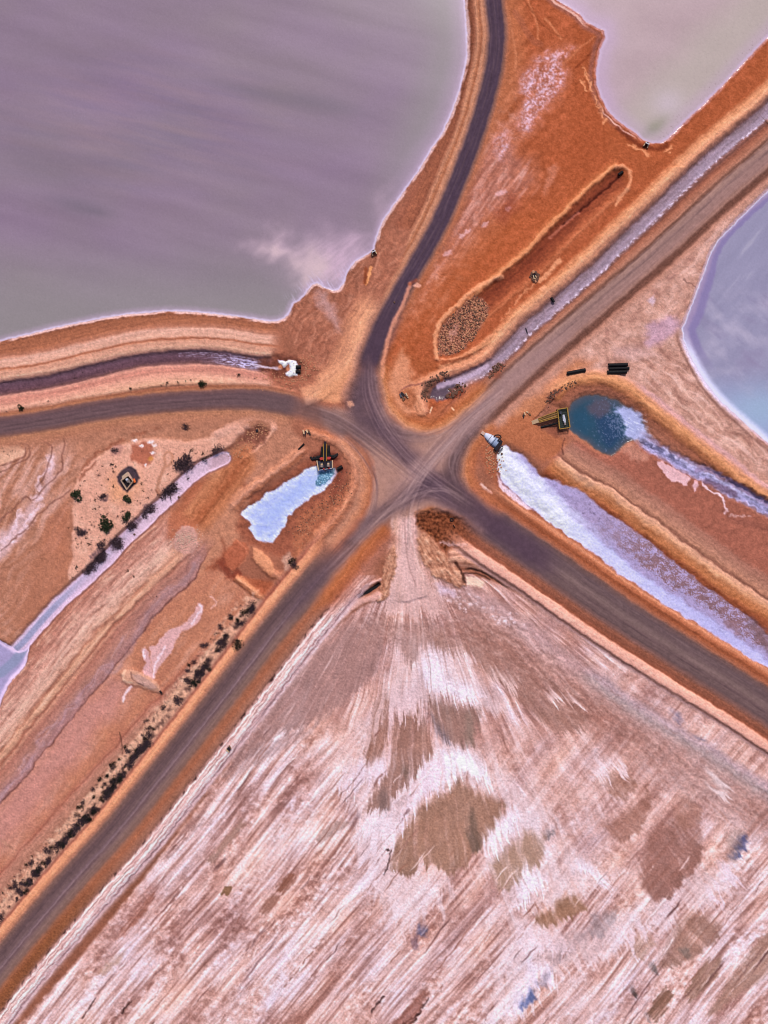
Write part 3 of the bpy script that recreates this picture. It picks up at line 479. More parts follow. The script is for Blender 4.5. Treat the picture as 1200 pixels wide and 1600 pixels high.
def fan():
    sl = win(-1200,770,2600,3100)
    x0, y0 = X[sl], Y[sl]
    dF = dist_poly(FAN, *warp(sl, 2, 14, 3))
    m = sm(3, -4, dF)
    xw, yw = warp(sl, 7, 260, 12, 1)
    # lower plain, combed from north-east to south-west
    u = xw*.64-yw*.77; v = xw*.77+yw*.64
    a1 = fbm(u/260, v/34, 4, 71, .55); a2 = fbm(u/190, v/11, 3, 72, .6); a3 = fbm(x0/95, y0/95, 4, 73); a4 = fbm(u/95, v/4.6, 2, 76)
    cr = fbm(x0/13, y0/11, 4, 79, .6); ck = fbm(u/14, v/5, 3, 80); zone = fbm(x0/130, y0/130, 2, 86)
    rough = sm(-.15, .3, fbm(u/110, v/45, 3, 85)+.25*cr)
    low = .56+.34*a1+.3*a2*(1.2-.6*rough)+.2*a3+.24*a4*(1.25-.8*rough)+(.3*cr+.16*ck)*(.25+.9*rough)-.1*rough
    # upper fan, spread from the end of the track
    dx = x0-643; dy = y0-800; r = np.hypot(dx, dy)+1; th = np.arctan2(dx, dy)
    thw = th+.02*fbm(x0/90, y0/90, 2, 74)
    b1 = fbm(thw*16, r/190, 4, 81); b2 = fbm(thw*46, r/95, 3, 82); b3 = fbm(thw*115, r/55, 2, 83)
    bm = sm(-.2, .35, fbm(thw*9, r/110, 3, 87))
    up = .32+.05*sm(0,350,r)+.34*np.clip(b1,-.2,1)+(.5*np.clip(b2,-.1,1)+.22*np.clip(b3,-.1,1))*(.25+.85*bm)+.12*a3+.06*cr
    wu = sm(470, 330, r+70*a3-60*np.clip(np.sin(th), -1, 1))*sm(-.95, -.6, th)
    wu = np.maximum(wu, .6*sm(820, 480, r)*sm(-.15, .25, th))
    q_ = low-.53; low = .54+.5*np.tanh(q_*(2.2+.8*zone))
    val = up*wu+low*(1-wu)
    st = np.array([-.1,.14,.32,.48,.62,.78,1.0])
    ramp = np.array([(124,82,74),(158,112,100),(184,140,130),(204,164,158),(216,182,182),(228,202,210),(242,226,244)], np.float32)/255
    col = np.stack([np.interp(val, st, ramp[:, k]) for k in range(3)], -1).astype(np.float32)
    hue = fbm(u/120, v/50, 3, 84)
    col *= (1+.05*hue)[..., None]*np.array([1.0, 1.0, 1.0], np.float32); col[..., 2] *= (1-.06*hue); col[..., 0] *= (1+.02*hue)
    C[sl] = C[sl]*(1-m[..., None])+col*m[..., None]
    Z[sl] = Z[sl]*(1-m)+m*(.1+.25*(val-.5)+.1*a3)
    D[sl] = np.where(m > .5, 1.1, D[sl])
    K[sl][dF < 0] = 9
    def patch(pts, c, soft=2.5, comb=9, a=.93, rad=True, var=.05, seed=0, tkf=1.0):
        if tkf == 1.0 and comb > 2: soft, a, comb = soft+1.0, a*.93, comb*.9
        """a smooth pool of settled silt whose ends are combed into points"""
        s2 = box(pts, comb*2.6+soft+6); x, y = X[s2], Y[s2]
        if rad:
            ddx, ddy = x-643, y-800; rr = np.hypot(ddx, ddy); t = np.arctan2(ddx, ddy)+.01*fbm(x/40, y/40, 2, seed+3)
            f1 = fbm(t*34, rr/400, 2, seed+5); f2 = fbm(t*95, rr/300, 2, seed+6)
            k = comb*2.1*((.55-np.abs(f1)*1.7)*.7+(.4-np.abs(f2)*1.5)*.7); ux, uy = ddx/(rr+1), ddy/(rr+1); tk = fbm(t*70, rr/120, 3, seed+7)
        else:
            uu = x*.64-y*.77; vv = x*.77+y*.64; f1 = fbm(vv/9, uu/300, 2, seed+5); f2 = fbm(vv/4, uu/200, 2, seed+6)
            k = comb*2.1*((.5-np.abs(f1)*1.7)*.7+(.4-np.abs(f2)*1.5)*.6); ux, uy = .64, -.77; tk = fbm(uu/60, vv/4, 3, seed+7)
        w = 2.5*fbm(x/9, y/9, 3, seed)
        d0 = dist_poly(pts, x+w, y+w); side = sm(-4, 3, dist_poly(pts, x+w+7*ux, y+w+7*uy)-d0) if rad else 1.0
        k = k*(.25+.75*side)
        d = dist_poly(pts, x+k*ux+w, y+k*uy+w)
        sf = soft*(1+1.6*(1-side))
        mm = sm(0, 1, .5-.5*(d+comb*tkf*tk*.8)/sf)*a*sm(3, -6, dF[s2[0].start-sl[0].start:s2[0].stop-sl[0].start, s2[1].start-sl[1].start:s2[1].stop-sl[1].start])
        tk2 = fbm(t*48, rr/160, 3, seed+8) if rad else fbm(uu/90, vv/6, 3, seed+8)
        mm = mm*(1-.7*np.clip(tk*1.6-.3, 0, 1)*sm(-comb*3.0, 0, d))*np.clip(.98-.75*np.clip(tk2-.05, 0, 1), 0, 1)
        n = .6*fbm(x/28, y/28, 3, seed+9)+.6*tk
        put(s2, mm, c, var*1.6, n)
        D[s2] = D[s2]*(1-mm)+1.0*mm
    SILT = (160,122,112)
    for k, p in enumerate([[(640,1005),(700,1005),(765,1075),(800,1118),(760,1122),(700,1098),(650,1112),(600,1125),(608,1060)],[(555,1180),(620,1182),(700,1160),(775,1185),(835,1245),(878,1300),(820,1302),(760,1236),(700,1216),(640,1288),(600,1318),(535,1255),(515,1232)],
        [(755,1292),(830,1265),(875,1325),(965,1368),(930,1402),(862,1420),(820,1442),(758,1365)],[(795,1425),(900,1458),(1005,1428),(965,1500),(862,1540),(800,1610),(750,1610),(785,1500)],[(560,1270),(620,1290),(640,1375),(700,1380),(690,1420),(640,1450),(590,1400),(550,1330)],[(1040,1180),(1130,1200),(1180,1260),(1150,1290),(1090,1250),(1040,1215)],[(1010,1400),(1100,1360),(1150,1350),(1150,1400),(1060,1430),(1000,1450)]]):
        patch(p, (228,206,218), 7, 16, .6, True, .05, 351+k, 1.15)
    patch([(505,1010),(540,975),(580,962),(600,965),(600,1010),(585,1050),(560,1080),(530,1105),(500,1122),(470,1138),(430,1152),(395,1180),(362,1198),(372,1160),(430,1092),(480,1030)], (162,126,120), 3, 5, .9, seed=201)
    patch([(602,1075),(585,1105),(566,1165),(578,1212),(592,1195),(606,1160),(609,1110)], (158,116,98), 2, 9, .93, seed=202)
    patch([(620,1112),(652,1108),(668,1135),(680,1177),(652,1213),(636,1233),(613,1245),(605,1272),(570,1270),(585,1236),(608,1200),(610,1150)], (156,116,100), 2, 10, .93, seed=203)
    patch([(668,1092),(705,1104),(750,1108),(745,1152),(722,1170),(698,1162),(678,1133)], (154,120,108), 3, 9, .9, seed=204)
    patch([(690,1240),(705,1232),(716,1218),(745,1238),(788,1256),(784,1282),(760,1314),(742,1335),(722,1355),(705,1372),(680,1358),(660,1350),(636,1370),(612,1358),(616,1320),(650,1266),(675,1252)], (160,122,100), 2.5, 7, .95, seed=205)
    patch([(600,968),(648,975),(676,966),(692,985),(700,1010),(668,1012),(650,1040),(636,1040),(620,1010),(604,1000)], (168,132,124), 3, 11, .75, seed=206)
    patch([(704,978),(730,976),(766,983),(792,1000),(820,1026),(862,1060),(902,1100),(912,1140),(872,1152),(830,1112),(782,1070),(735,1025)], (156,116,102), 4, 10, .85, seed=207)
    patch([(668,990),(700,985),(735,1020),(720,1028),(680,1014)], (156,116,100), 4, 9, .6, seed=217)
    patch([(865,1100),(900,1100),(922,1112),(930,1130),(900,1140),(870,1125)], (164,122,106), 3, 8, .8, seed=208)
    patch([(1015,1300),(1040,1282),(1060,1270),(1095,1290),(1100,1325),(1088,1362),(1050,1400),(1025,1412),(1002,1385),(1000,1350)], (150,106,92), 3, 3, .92, seed=209)
    patch([(1052,1258),(1075,1245),(1096,1262),(1096,1285),(1070,1300),(1055,1290)], (166,122,106), 2.5, 3, .85, seed=219)
    patch([(765,1352),(785,1330),(800,1318),(820,1300),(852,1308),(848,1345),(812,1380),(782,1396)], (166,132,108), 3, 7, .85, seed=210)
    patch([(835,1438),(850,1425),(872,1408),(900,1398),(922,1424),(884,1438),(850,1450)], (160,120,92), 2, 6, .95, seed=211)
    patch([(1020,1520),(1045,1470),(1062,1436),(1100,1425),(1130,1448),(1120,1472),(1085,1495),(1050,1512)], (156,118,102), 4, 3, .9, seed=212)
    patch([(1070,1552),(1085,1525),(1104,1500),(1130,1492),(1122,1525),(1095,1552),(1078,1566)], (156,120,102), 2.5, 5, .95, rad=False, seed=213)
    patch([(1012,1584),(1028,1550),(1040,1540),(1053,1552),(1044,1575),(1024,1597)], (140,104,84), 1.5, 3, .96, rad=False, seed=214)
    patch([(1105,1585),(1140,1530),(1175,1482),(1205,1448),(1260,1440),(1205,1520),(1150,1560),(1120,1582)], (164,128,112), 4, 4, .85, rad=False, seed=215)
    patch([(492,1312),(508,1292),(532,1280),(548,1284),(520,1306),(500,1316)], (172,140,132), 2, 4, .8, rad=False, seed=216)
    patch([(432,1392),(440,1372),(455,1362),(464,1366),(458,1384),(442,1396)], (148,98,76), 2, 3, .93, rad=False, seed=218)
    patch([(406,1425),(414,1408),(430,1398),(438,1402),(428,1418),(414,1430)], (158,110,90), 2.5, 3, .85, rad=False, seed=220)
    patch([(346,1398),(350,1388),(358,1384),(362,1392),(354,1400)], (150,112,78), 1.5, 2, .9, rad=False, seed=221)
    patch([(322,1346),(336,1328),(360,1300),(378,1280),(384,1286),(366,1310),(344,1334),(330,1350)], (162,124,108), 1.5, 4, .85, rad=False, seed=222)
    patch([(180,1468),(200,1440),(225,1410),(240,1392),(243,1402),(222,1432),(196,1462)], (160,104,82), 2.5, 4, .8, rad=False, seed=223)
    patch([(258,1340),(276,1306),(290,1285),(325,1256),(318,1280),(296,1308),(276,1332)], (160,118,110), 5, 6, .8, rad=False, seed=224)
    patch([(355,1200),(372,1180),(420,1160),(470,1140),(520,1112),(480,1150),(430,1180),(392,1200),(362,1216),(350,1212)], (158,126,124), 5, 6, .6, rad=False, seed=225)
    patch([(150,1520),(170,1500),(196,1484),(190,1500),(168,1522)], (180,140,112), 4, 4, .7, rad=False, seed=226)
    patch([(940,1290),(975,1270),(1000,1255),(1012,1225),(1020,1250),(1010,1290),(985,1310),(970,1320)], (156,110,92), 3, 4, .75, seed=227)
    patch([(950,1210),(985,1205),(1000,1225),(975,1250),(950,1240)], (160,116,96), 3, 4, .7, seed=228)
    patch([(855,1500),(880,1470),(915,1450),(930,1455),(905,1480),(870,1510)], (180,150,152), 4, 5, .8, seed=229)
    patch([(985,1480),(1000,1460),(1015,1465),(1025,1478),(1005,1500),(990,1505)], (186,150,134), 3, 7, .8, seed=230)
    # brown margin below the south-east bank
    band([(690,915),(760,945),(820,985),(880,1030),(950,1080),(1030,1135),(1110,1185),(1200,1240),(1500,1430)], [(-22,(170,134,128),0),(-14,(180,144,142),.6),(-4,(182,148,150),.75),(10,(182,146,142),.7),(24,(166,124,112),.7),(44,(160,116,102),.6),(66,(166,124,112),.35),(86,(180,140,130),0)], 5, 30, 55, 34, 6, .13, s0=60)
    band([(905,1040),(960,1082),(1030,1128),(1110,1175),(1200,1235),(1400,1360)], [(-14,(176,150,160),0),(-4,(186,162,176),.65),(6,(160,146,150),.6),(18,(176,142,136),.5),(30,(180,140,130),0)], 4, 24, 56, 30, 4, .12, s0=30)
    s2 = win(560,880,1240,1280); d, s, L = dist_line([(600,930),(690,915),(760,945),(820,985),(880,1030),(950,1080),(1030,1135),(1110,1185),(1200,1240)], X[s2], Y[s2])
    t = .7*fbm((X[s2]*.83+Y[s2]*.55)/26, (X[s2]*.55-Y[s2]*.83)/9, 4, 91, .6)+.4*fbm(X[s2]/7, Y[s2]/7, 3, 90)
    put(s2, sm(-20, -5, d)*sm(95, 60, d)*np.clip(1.6*t-.05, 0, 1)*.5, (214,178,172)); put(s2, sm(-20, -5, d)*sm(95, 60, d)*np.clip(-1.6*t-.05, 0, 1)*.4, (144,102,90))
    # lilac froth of salt at the top right of the fan
    for k in range(70):
        rs = np.random.RandomState(900+k); t = rs.rand(); px = 690+t*120+rs.normal(0, 10); py = 925+t*52+rs.normal(0, 8)
        r = rs.uniform(.8, 2.4); line([(px-r,py),(px,py-r*.7),(px+r,py),(px+r*.3,py+r*.8)], .7, (222,202,216), rs.uniform(.2,.65), .9, 2, 5, k)
    area([(680,912),(700,916),(715,928),(705,934),(690,928)], (208,184,208), 6, 5, 12, .7)
    # pale white salt bars with combed lower edges
    WH = (238,222,244)
    for k, (p, c, a_) in enumerate([
        ([(672,1010),(690,1035),(700,1062),(740,1075),(755,1095),(735,1104),(718,1100),(700,1092),(680,1086),(668,1075),(660,1050),(664,1020)], WH, .72),
        ([(690,1176),(712,1174),(730,1180),(760,1205),(770,1228),(745,1225),(730,1220),(716,1212),(706,1225),(694,1212)], (238,228,250), .92),
        ([(672,1190),(692,1180),(700,1215),(690,1240),(668,1250),(645,1272),(628,1296),(622,1286),(640,1250),(652,1215)], (232,208,226), .8),
        ([(560,1190),(580,1195),(600,1186),(606,1200),(590,1225),(566,1232),(545,1240),(530,1235),(540,1212)], (228,204,220), .8),
        ([(565,1280),(585,1268),(612,1275),(620,1290),(612,1318),(590,1320),(570,1312),(560,1300)], (230,208,222), .72),
        ([(608,1060),(620,1085),(640,1090),(654,1100),(660,1120),(646,1118),(630,1124),(618,1122),(608,1130),(606,1090)], (222,190,196), .75),
        ([(600,1060),(606,1080),(596,1120),(584,1150),(570,1182),(562,1170),(575,1130),(588,1090)], (224,192,196), .6),
        ([(605,1115),(611,1150),(609,1190),(604,1196),(603,1150)], (224,192,200), .7),
        ([(667,1120),(680,1150),(690,1178),(684,1180),(672,1150)], (224,196,204), .7),
        ([(762,1300),(785,1280),(800,1265),(822,1275),(812,1298),(796,1312),(776,1330),(762,1345),(758,1320)], WH, .82),
        ([(812,1365),(828,1355),(845,1366),(858,1380),(850,1398),(832,1408),(818,1428),(808,1420),(815,1392)], WH, .85),
        ([(905,1352),(920,1358),(945,1370),(957,1384),(946,1390),(925,1375),(908,1364)], (240,226,250), .9),
        ([(862,1088),(880,1090),(900,1098),(912,1106),(890,1102),(868,1098)], (228,200,204), .8),
        ([(795,1108),(812,1112),(814,1128),(802,1132)], (228,200,214), .8),
        ([(772,1050),(800,1062),(812,1078),(800,1078),(780,1064)], (222,192,192), .7),
        ([(715,1020),(735,1030),(748,1040),(740,1044),(724,1034)], (222,194,200), .8),
        ([(930,1190),(948,1182),(972,1190),(976,1204),(955,1205),(930,1222),(920,1232)], (230,204,214), .7),
        ([(1105,1205),(1125,1215),(1140,1235),(1130,1245),(1112,1228)], (232,214,222), .6),
        ([(800,1445),(850,1455),(860,1470),(900,1490),(860,1500),(810,1490)], (234,210,226), .5),
        ([(965,1455),(1000,1440),(1020,1450),(1022,1470),(1000,1462),(980,1475),(966,1490)], (232,208,224), .6),
        ([(830,1500),(868,1510),(866,1530),(836,1540),(812,1580),(800,1600),(790,1590),(812,1550)], (236,220,246), .7),
        ([(1130,1350),(1150,1345),(1150,1375),(1120,1410),(1100,1425),(1112,1395)], (228,204,222), .6)]):
        patch(p, c, 5, 15, min(a_*1.15, 1), True, .04, 301+k, 1.15)
    # grey-blue wet spots
    for k, (p, c, a_) in enumerate([([(676,1120),(690,1134),(700,1150),(705,1168),(692,1160),(680,1142)], (112,108,130), .5),([(740,1262),(748,1290),(752,1330),(738,1334),(730,1312),(732,1280)], (112,96,88), .7),
        ([(736,1105),(742,1130),(738,1165),(724,1168),(728,1130)], (138,122,112), .5),([(595,1228),(608,1240),(608,1262),(594,1268),(590,1245)], (136,116,116), .55),([(628,1196),(640,1198),(636,1212),(628,1210)], (112,96,88), .5),
        ([(858,1300),(868,1296),(868,1308),(858,1314)], (104,100,106), .7),([(1148,1322),(1155,1308),(1166,1305),(1168,1318),(1158,1332),(1150,1346),(1142,1340)], (92,98,150), .85),([(1130,1315),(1146,1292),(1164,1300),(1150,1350),(1136,1345)], (158,130,120), .5),
        ([(652,1464),(655,1446),(662,1450),(668,1452),(664,1466)], (92,98,146), .8),([(640,1470),(654,1460),(652,1482),(644,1484)], (128,104,128), .7),([(812,1574),(818,1560),(832,1546),(836,1558),(826,1570),(816,1580)], (80,98,158), .85),
        ([(835,1535),(866,1512),(862,1530),(840,1548)], (150,138,160), .6),([(872,1502),(878,1498),(876,1510)], (100,104,140), .7),([(1050,1112),(1062,1116),(1072,1130),(1058,1128)], (112,108,146), .8),([(1086,1150),(1100,1156),(1096,1160)], (118,114,146), .6),
        ([(985,1545),(990,1558),(996,1555),(990,1545)], (86,76,76), .8),([(1010,1585),(1016,1596),(1012,1596)], (110,112,130), .7),([(1015,1506),(1024,1504),(1028,1520),(1020,1516)], (104,100,104), .6),
        ([(925,1430),(970,1420),(960,1445),(935,1470),(920,1460)], (160,146,156), .55),([(545,1272),(558,1268),(560,1280),(548,1300),(544,1290)], (132,94,96), .6),([(1060,1485),(1078,1475),(1075,1500)], (112,108,106), .5)]):
        patch(p, c, 2.5, 5, a_, True, .1, 401+k)
    # dark cracks and outlets on the plain
    for p in [[(612,1328),(606,1350),(602,1362),(600,1366)],[(604,1330),(608,1328)],[(655,1585),(630,1600)],[(668,1560),(650,1590),(635,1605)],[(150,1560),(130,1590)],[(205,1565),(190,1582)],[(600,1556),(580,1580)]]:
        line(p, 1.3, (90,60,56), .75, 1.2, 3, 9)
    area([(610,1600),(640,1570),(665,1548),(672,1552),(655,1580),(640,1605)], (146,94,78), 3, 6, 14, .7)
    # ridge lines down the plain: low crusted furrows
    rs = np.random.RandomState(12)
    for k in range(380):
        px = rs.uniform(-40, 1260); py = rs.uniform(1130, 1660)
        if (px-20)+(py-1620)*.78 < 18 or (px > 700 and py < 1330): continue
        L = rs.uniform(18, 60)*(1+2.2*rs.rand()**3); lite = rs.rand() < .55; w_ = rs.uniform(.35, 1.2)*(1+1.6*rs.rand()**4)
        dx_, dy_ = -.62+rs.normal(0, .03), .78+rs.normal(0, .03)
        line([(px,py),(px+dx_*L*.5+rs.normal(0,1.5),py+dy_*L*.5),(px+dx_*L,py+dy_*L)], w_, (240,214,220) if lite else [(146,98,86),(160,104,82),(128,88,84)][k % 3], rs.uniform(.3,.8), 1.0, 2.5, 22, k, 0, h=.06 if lite else -.04, fade=L*.35, curve=False, brk=rs.choice([0,0,9]))
    # pale track down from the cross-roads
    tr = [(634,792),(636,815),(634,850),(634,885),(640,915),(645,940)]
    band(tr, [(-46,(204,164,156),0,.2),(-30,(200,160,150),.0,.25),(-22,(192,150,130),.6,.4),(-14,(204,160,152),1,.5),(-5,(198,162,158),1,.5),(4,(206,168,164),1,.5),(13,(206,164,152),1,.5),(20,(190,146,122),.7,.4),(34,(196,152,140),0,.3)], 2.5, 18, 57, 70, 3, .09, s0=6, s1=6)
    patch([(612,880),(628,868),(648,868),(664,895),(684,925),(694,962),(676,966),(660,956),(648,974),(632,960),(616,966),(596,952),(604,920)], (210,172,168), 3, 9, .95, True, .05, 320)
    line([(632,800),(633,840),(638,880),(650,915)], 1.2, (170,130,124), .5, 1.2, 1, 14)
    line([(640,796),(641,830),(650,870),(662,905)], 1.2, (222,190,186), .5, 1.2, 1, 14)
    # timbery clay banks on both sides of the track
    for pts, seed in (([(600,885),(606,862),(614,852),(620,858),(620,885),(612,910),(606,935),(592,942),(588,936),(596,915)], 1), ([(652,842),(662,830),(676,840),(688,860),(700,868),(714,884),(724,900),(728,916),(716,918),(698,908),(676,900),(662,880),(654,862)], 2)):
        s2 = box(pts, 8); x, y = warp(s2, 3, 9, seed); d = dist_poly(pts, x, y); mm = sm(2.5, -2.5, d)
        ang = .35 if seed == 1 else -.62
        uu = X[s2]*math.sin(ang)*-1+Y[s2]*math.cos(ang); vv = X[s2]*math.cos(ang)+Y[s2]*math.sin(ang)
        t = .6*fbm(uu/20, vv/4.5, 4, 92+seed, .6)+.55*fbm(X[s2]/9, Y[s2]/9, 4, 96+seed, .6)
        put(s2, mm*.9, (188,136,106)); put(s2, mm*np.clip(1.7*t, 0, 1)*.8, (222,180,150)); put(s2, mm*np.clip(-1.7*t, 0, 1)*.8, (140,90,66))
        Z[s2] += mm*(.5+.5*t)
    # dark scrubby hollow east of the track, then the folded clay bank
    hol = [(648,804),(656,798),(680,796),(700,800),(724,812),(745,830),(768,852),(780,868),(760,866),(735,858),(712,856),(696,862),(684,848),(668,834),(652,824)]
    s2 = box(hol, 8); x, y = warp(s2, 4, 9, 77, 3); d = dist_poly(hol, x, y); mm = sm(4, -4, d); t = fbm(X[s2]/5, Y[s2]/5, 4, 95)
    put(s2, mm*.9, (122,72,44), .2, t); put(s2, mm*np.clip(1.5*t-.1, 0, 1)*.6, (170,110,72)); put(s2, mm*np.clip(-1.6*t-.1, 0, 1)*.7, (74,44,32)); Z[s2] -= mm*.9
    line([(650,800),(680,793),(705,797),(735,815),(775,850)], 2.5, (186,112,62), .8, 2, 2, 10)
    line([(690,848),(705,850),(720,852),(732,850)], 3, (188,156,156), .8, 3, 4, 8, brk=9)
    cl = [(696,866),(718,864),(745,868),(775,880),(810,900),(850,925),(900,958)]
    band(cl, [(-10,(150,100,76),0,.1),(-6,(196,146,120),.9,.6),(-2,(214,164,138),1,.9),(3,(176,126,102),1,.8),(6,(212,160,134),1,.9),(10,(206,156,128),1,.8),(15,(168,118,94),.8,.4),(19,(190,146,126),.6,.2),(24,(170,124,108),0,.1)], 2, 12, 58, 40, 1.6, .1, s0=10, s1=60)
    line([(720,891),(738,889),(758,896),(778,908),(798,922)], 1.6, (84,58,50), .85, 1.2, 1, 10, h=-.3, fade=14)
    line([(725,896),(745,896),(765,905)], 1.2, (96,64,54), .7, 1, 1, 9)
    area([(726,900),(744,902),(758,910),(752,918),(730,914)], (226,192,172), 2, 3, 7, .9)
    line([(712,880),(722,896),(726,910)], 2, (96,62,50), .8, 1.6, 2, 7)
    # dark slot under the west bank and the square shaft further down
    line([(561,932),(575,924),(592,913)], 2.6, (34,24,30), .95, 1.2, .6, 9, h=-.9)  # near-black stroke puts the slot's inner shade into the ground colour
    line([(552,928),(570,916),(594,905)], 2, (216,172,160), .8, 1.4, 1, 9, h=.4)
    line([(500,1000),(530,965),(560,942),(592,930)], 5, (216,170,160), .8, 3, 2, 10, h=.4)
    line([(492,1000),(520,965),(548,938)], 1.2, (130,86,76), .6, 1.2, 1.5, 10)

def ponds():
    SA = [(P_A,1),(P_B,2),(P_C,3)]
    # A: lavender brine
    for P, k in SA:
        s_ = {1: win(-3000,-3500,760,1000), 2: win(480,-1200,2400,260), 3: win(1040,-900,2600,1850)}[k]
        x, y = warp(s_, 1.2, 9, k, 3)
        d = dist_poly(P, x, y)
        X0, Y0 = X[s_], Y[s_]
        shore = sm(1.2, -1.2, d)
        Z[s_] = np.where(d < 0, -.6, np.minimum(Z[s_], -.58+np.clip(d, 0, 60)*.13*(1 if k != 2 else .16)))
        K[s_][d < 0] = k
        D[s_] = np.where(d < 0, .16, D[s_])
        if k == 1:
            n = fbm((X0+.25*Y0)/260, (Y0-.25*X0)/42, 4, 3); n2 = fbm(X0/170, Y0/120, 3, 4)
            g = sm(330, 500, Y0)*sm(-3000, 200, X0+2800)+.8*sm(640, 720, X0+.35*np.abs(Y0-60))*sm(420, 200, Y0)
            c = rgb((142,121,143))+(n*.035)[..., None]*rgb((255,240,255))-(n2*.02)[..., None]
            c = c+np.clip(n2*.5+.1, -.3, .5)[..., None]*rgb((8,14,0))
            ys_ = np.clip(fbm((X0*.975+Y0*.22)/170, (Y0*.975-X0*.22)/17, 3, 34)*1.5, -1, 1)*np.exp(-(((X0-220)/190)**2+((Y0-190)/90)**2)); c = c+ys_[..., None]*rgb((8,5,0))
            for bx, by, rx, ry, aa in ((500,160,70,14,.5),(390,140,80,10,.4),(125,322,45,14,.55),(150,330,20,5,.4),(380,450,60,25,.15),(60,260,80,30,.3)):
                ux_ = (X0-bx)*.97+(Y0-by)*.22; uy_ = (Y0-by)*.97-(X0-bx)*.22; g_ = aa*np.exp(-((ux_/rx)**2+(uy_/ry)**2)); c = c*(1-g_[..., None])+rgb((118,106,122))*g_[..., None]
            c = c*(1-g[..., None]*.7)+rgb((148,142,143))*(g[..., None]*.7)
            lil = sm(40, 0, -d)*sm(380, 250, Y0)*sm(560, 640, X0)*.6
            c = c*(1-lil[..., None])+rgb((180,152,184))*lil[..., None]
            # shallow pink shelf at the corner
            def blob(px, py, rx, ry): 
                xx, yy = warp(s_, 22, 45, 6, 3); return np.exp(-(((xx-px)/rx)**2+((yy-py)/ry)**2))
            b = np.clip(blob(515,415,48,46)+.75*blob(432,383,40,20)+.4*blob(560,385,26,20)+.35*blob(600,330,20,30), 0, 1)
            t = fbm((X0*.8-Y0*.6)/30, (X0*.6+Y0*.8)/6, 3, 65)
            bb = np.clip(b*(.95+.35*t), 0, 1)[..., None]
            c = c*(1-bb)+rgb((204,172,196))*bb
            b2 = np.clip(.85*blob(485,415,24,26)+.75*blob(428,386,30,14), 0, 1)[..., None]; c = c*(1-b2)+rgb((216,188,194))*b2
            rim = sm(13, 2, -d); rim2 = sm(4.5, 1.5, -d)
            c = c*(1-.55*rim[..., None])+rgb((192,165,198))*.55*rim[..., None]
            c = c*(1-.85*rim2[..., None])+rgb((218,202,238))*.85*rim2[..., None]
            st = sm(26, 4, -d)*np.exp(-(((X0-495)/75)**2+((Y0-445)/45)**2))*np.clip(fbm((X0*.5+Y0*.86)/18, (X0*.86-Y0*.5)/3.2, 3, 66)*2, 0, 1)
            c = c*(1-.7*st[..., None])+rgb((216,198,232))*.7*st[..., None]
        elif k == 2:
            n = fbm(X0/90, Y0/60, 4, 13)
            c = rgb((184,159,166))+(n*.03)[..., None]
            gr = sm(120, 20, np.abs((X0-1040)*.66+(Y0-175)*.75-10)+30*n)*sm(1040, 1090, X0+0*Y0)
            gr = sm(75, 10, np.abs((X0-1030)*.70+(Y0-195)*.72+16)+14*n)
            c = c*(1-.6*gr[..., None])+rgb((184,174,164))*.6*gr[..., None]
            w = np.exp(-(((X0-1045)/26)**2+((Y0-160)/22)**2)); c = c*(1-.6*w[..., None])+rgb((205,186,204))*.6*w[..., None]
            w = np.exp(-((((X0-1022)*.8-(Y0-200)*.6)/24)**2+(((X0-1022)*.6+(Y0-200)*.8)/10)**2)); c = c*(1-.8*w[..., None])+rgb((146,142,128))*.8*w[..., None]
            w = sm(60, 10, -d)*sm(1010, 930, X0)*(.5+.3*n)+.5*sm(30, 6, -d); w = np.clip(w, 0, 1)*.75
            c = c*(1-w[..., None])+rgb((194,164,198))*w[..., None]
            sp = np.clip(fbm(X0/2.4, Y0/2.4, 2, 68)*2.6-1.15, 0, 1)*(.35+.9*sm(22, 8, np.abs((X0-1105)*.70+(Y0-150)*.72)))*sm(980, 1030, X0)
            c = c*(1-.6*sp[..., None])+rgb((140,120,118))*.6*sp[..., None]
            rim = sm(7, 1, -d); c = c*(1-.8*rim[..., None])+rgb((206,180,214))*.8*rim[..., None]
        else:
            u = (X0*.62-Y0*.78); v = (X0*.78+Y0*.62)
            n = fbm(u/120, v/16, 4, 16); n2 = fbm(X0/60, Y0/50, 4, 17); n3 = fbm((X0*.8+Y0*.6)/60, (X0*.6-Y0*.8)/26, 4, 20)
            c = rgb((152,146,178))+(n*.035)[..., None]*rgb((255,240,230))
            g = sm(560, 660, Y0+.35*(1200-X0)*0)[..., None]; c = c*(1-g)+rgb((154,163,206))*g
            t = np.exp(-(((X0-1195)/60)**2+((Y0-640)/34)**2))[..., None]; c = c*(1-.6*t)+rgb((160,186,214))*.6*t
            m = np.clip(1.4*n2+1.1*n3+.1, 0, 1)*sm(430, 480, Y0)*sm(640, 570, Y0)*sm(1085, 1120, X0); c = c*(1-.6*m[..., None])+rgb((192,180,206))*.6*m[..., None]
            m = np.clip(-n3-.1, 0, 1)*sm(430, 480, Y0)*sm(620, 560, Y0); c = c*(1-.6*m[..., None])+rgb((136,118,156))*.6*m[..., None]
            m = sm(.25, .6, n)*sm(500, 420, Y0); c = c*(1-.5*m[..., None])+rgb((186,178,200))*.5*m[..., None]
            rimw = 10+10*sm(360, 500, Y0)
            e = (-d)/rimw+.25*n2
            dk = sm(1.35, 1.05, e)*sm(.1, .5, e)*sm(590, 520, Y0); c = c*(1-.8*dk[..., None])+rgb((136,120,172))*.8*dk[..., None]
            li = sm(.75, .35, e)*sm(595, 520, Y0); c = c*(1-.7*li[..., None])+rgb((170,146,184))*.7*li[..., None]
            ws = sm(15, 4, -d)*sm(500, 560, Y0)+sm(3, 1, -d); ws = np.clip(ws, 0, 1); c = c*(1-.9*ws[..., None])+rgb((218,216,250))*.95*ws[..., None]
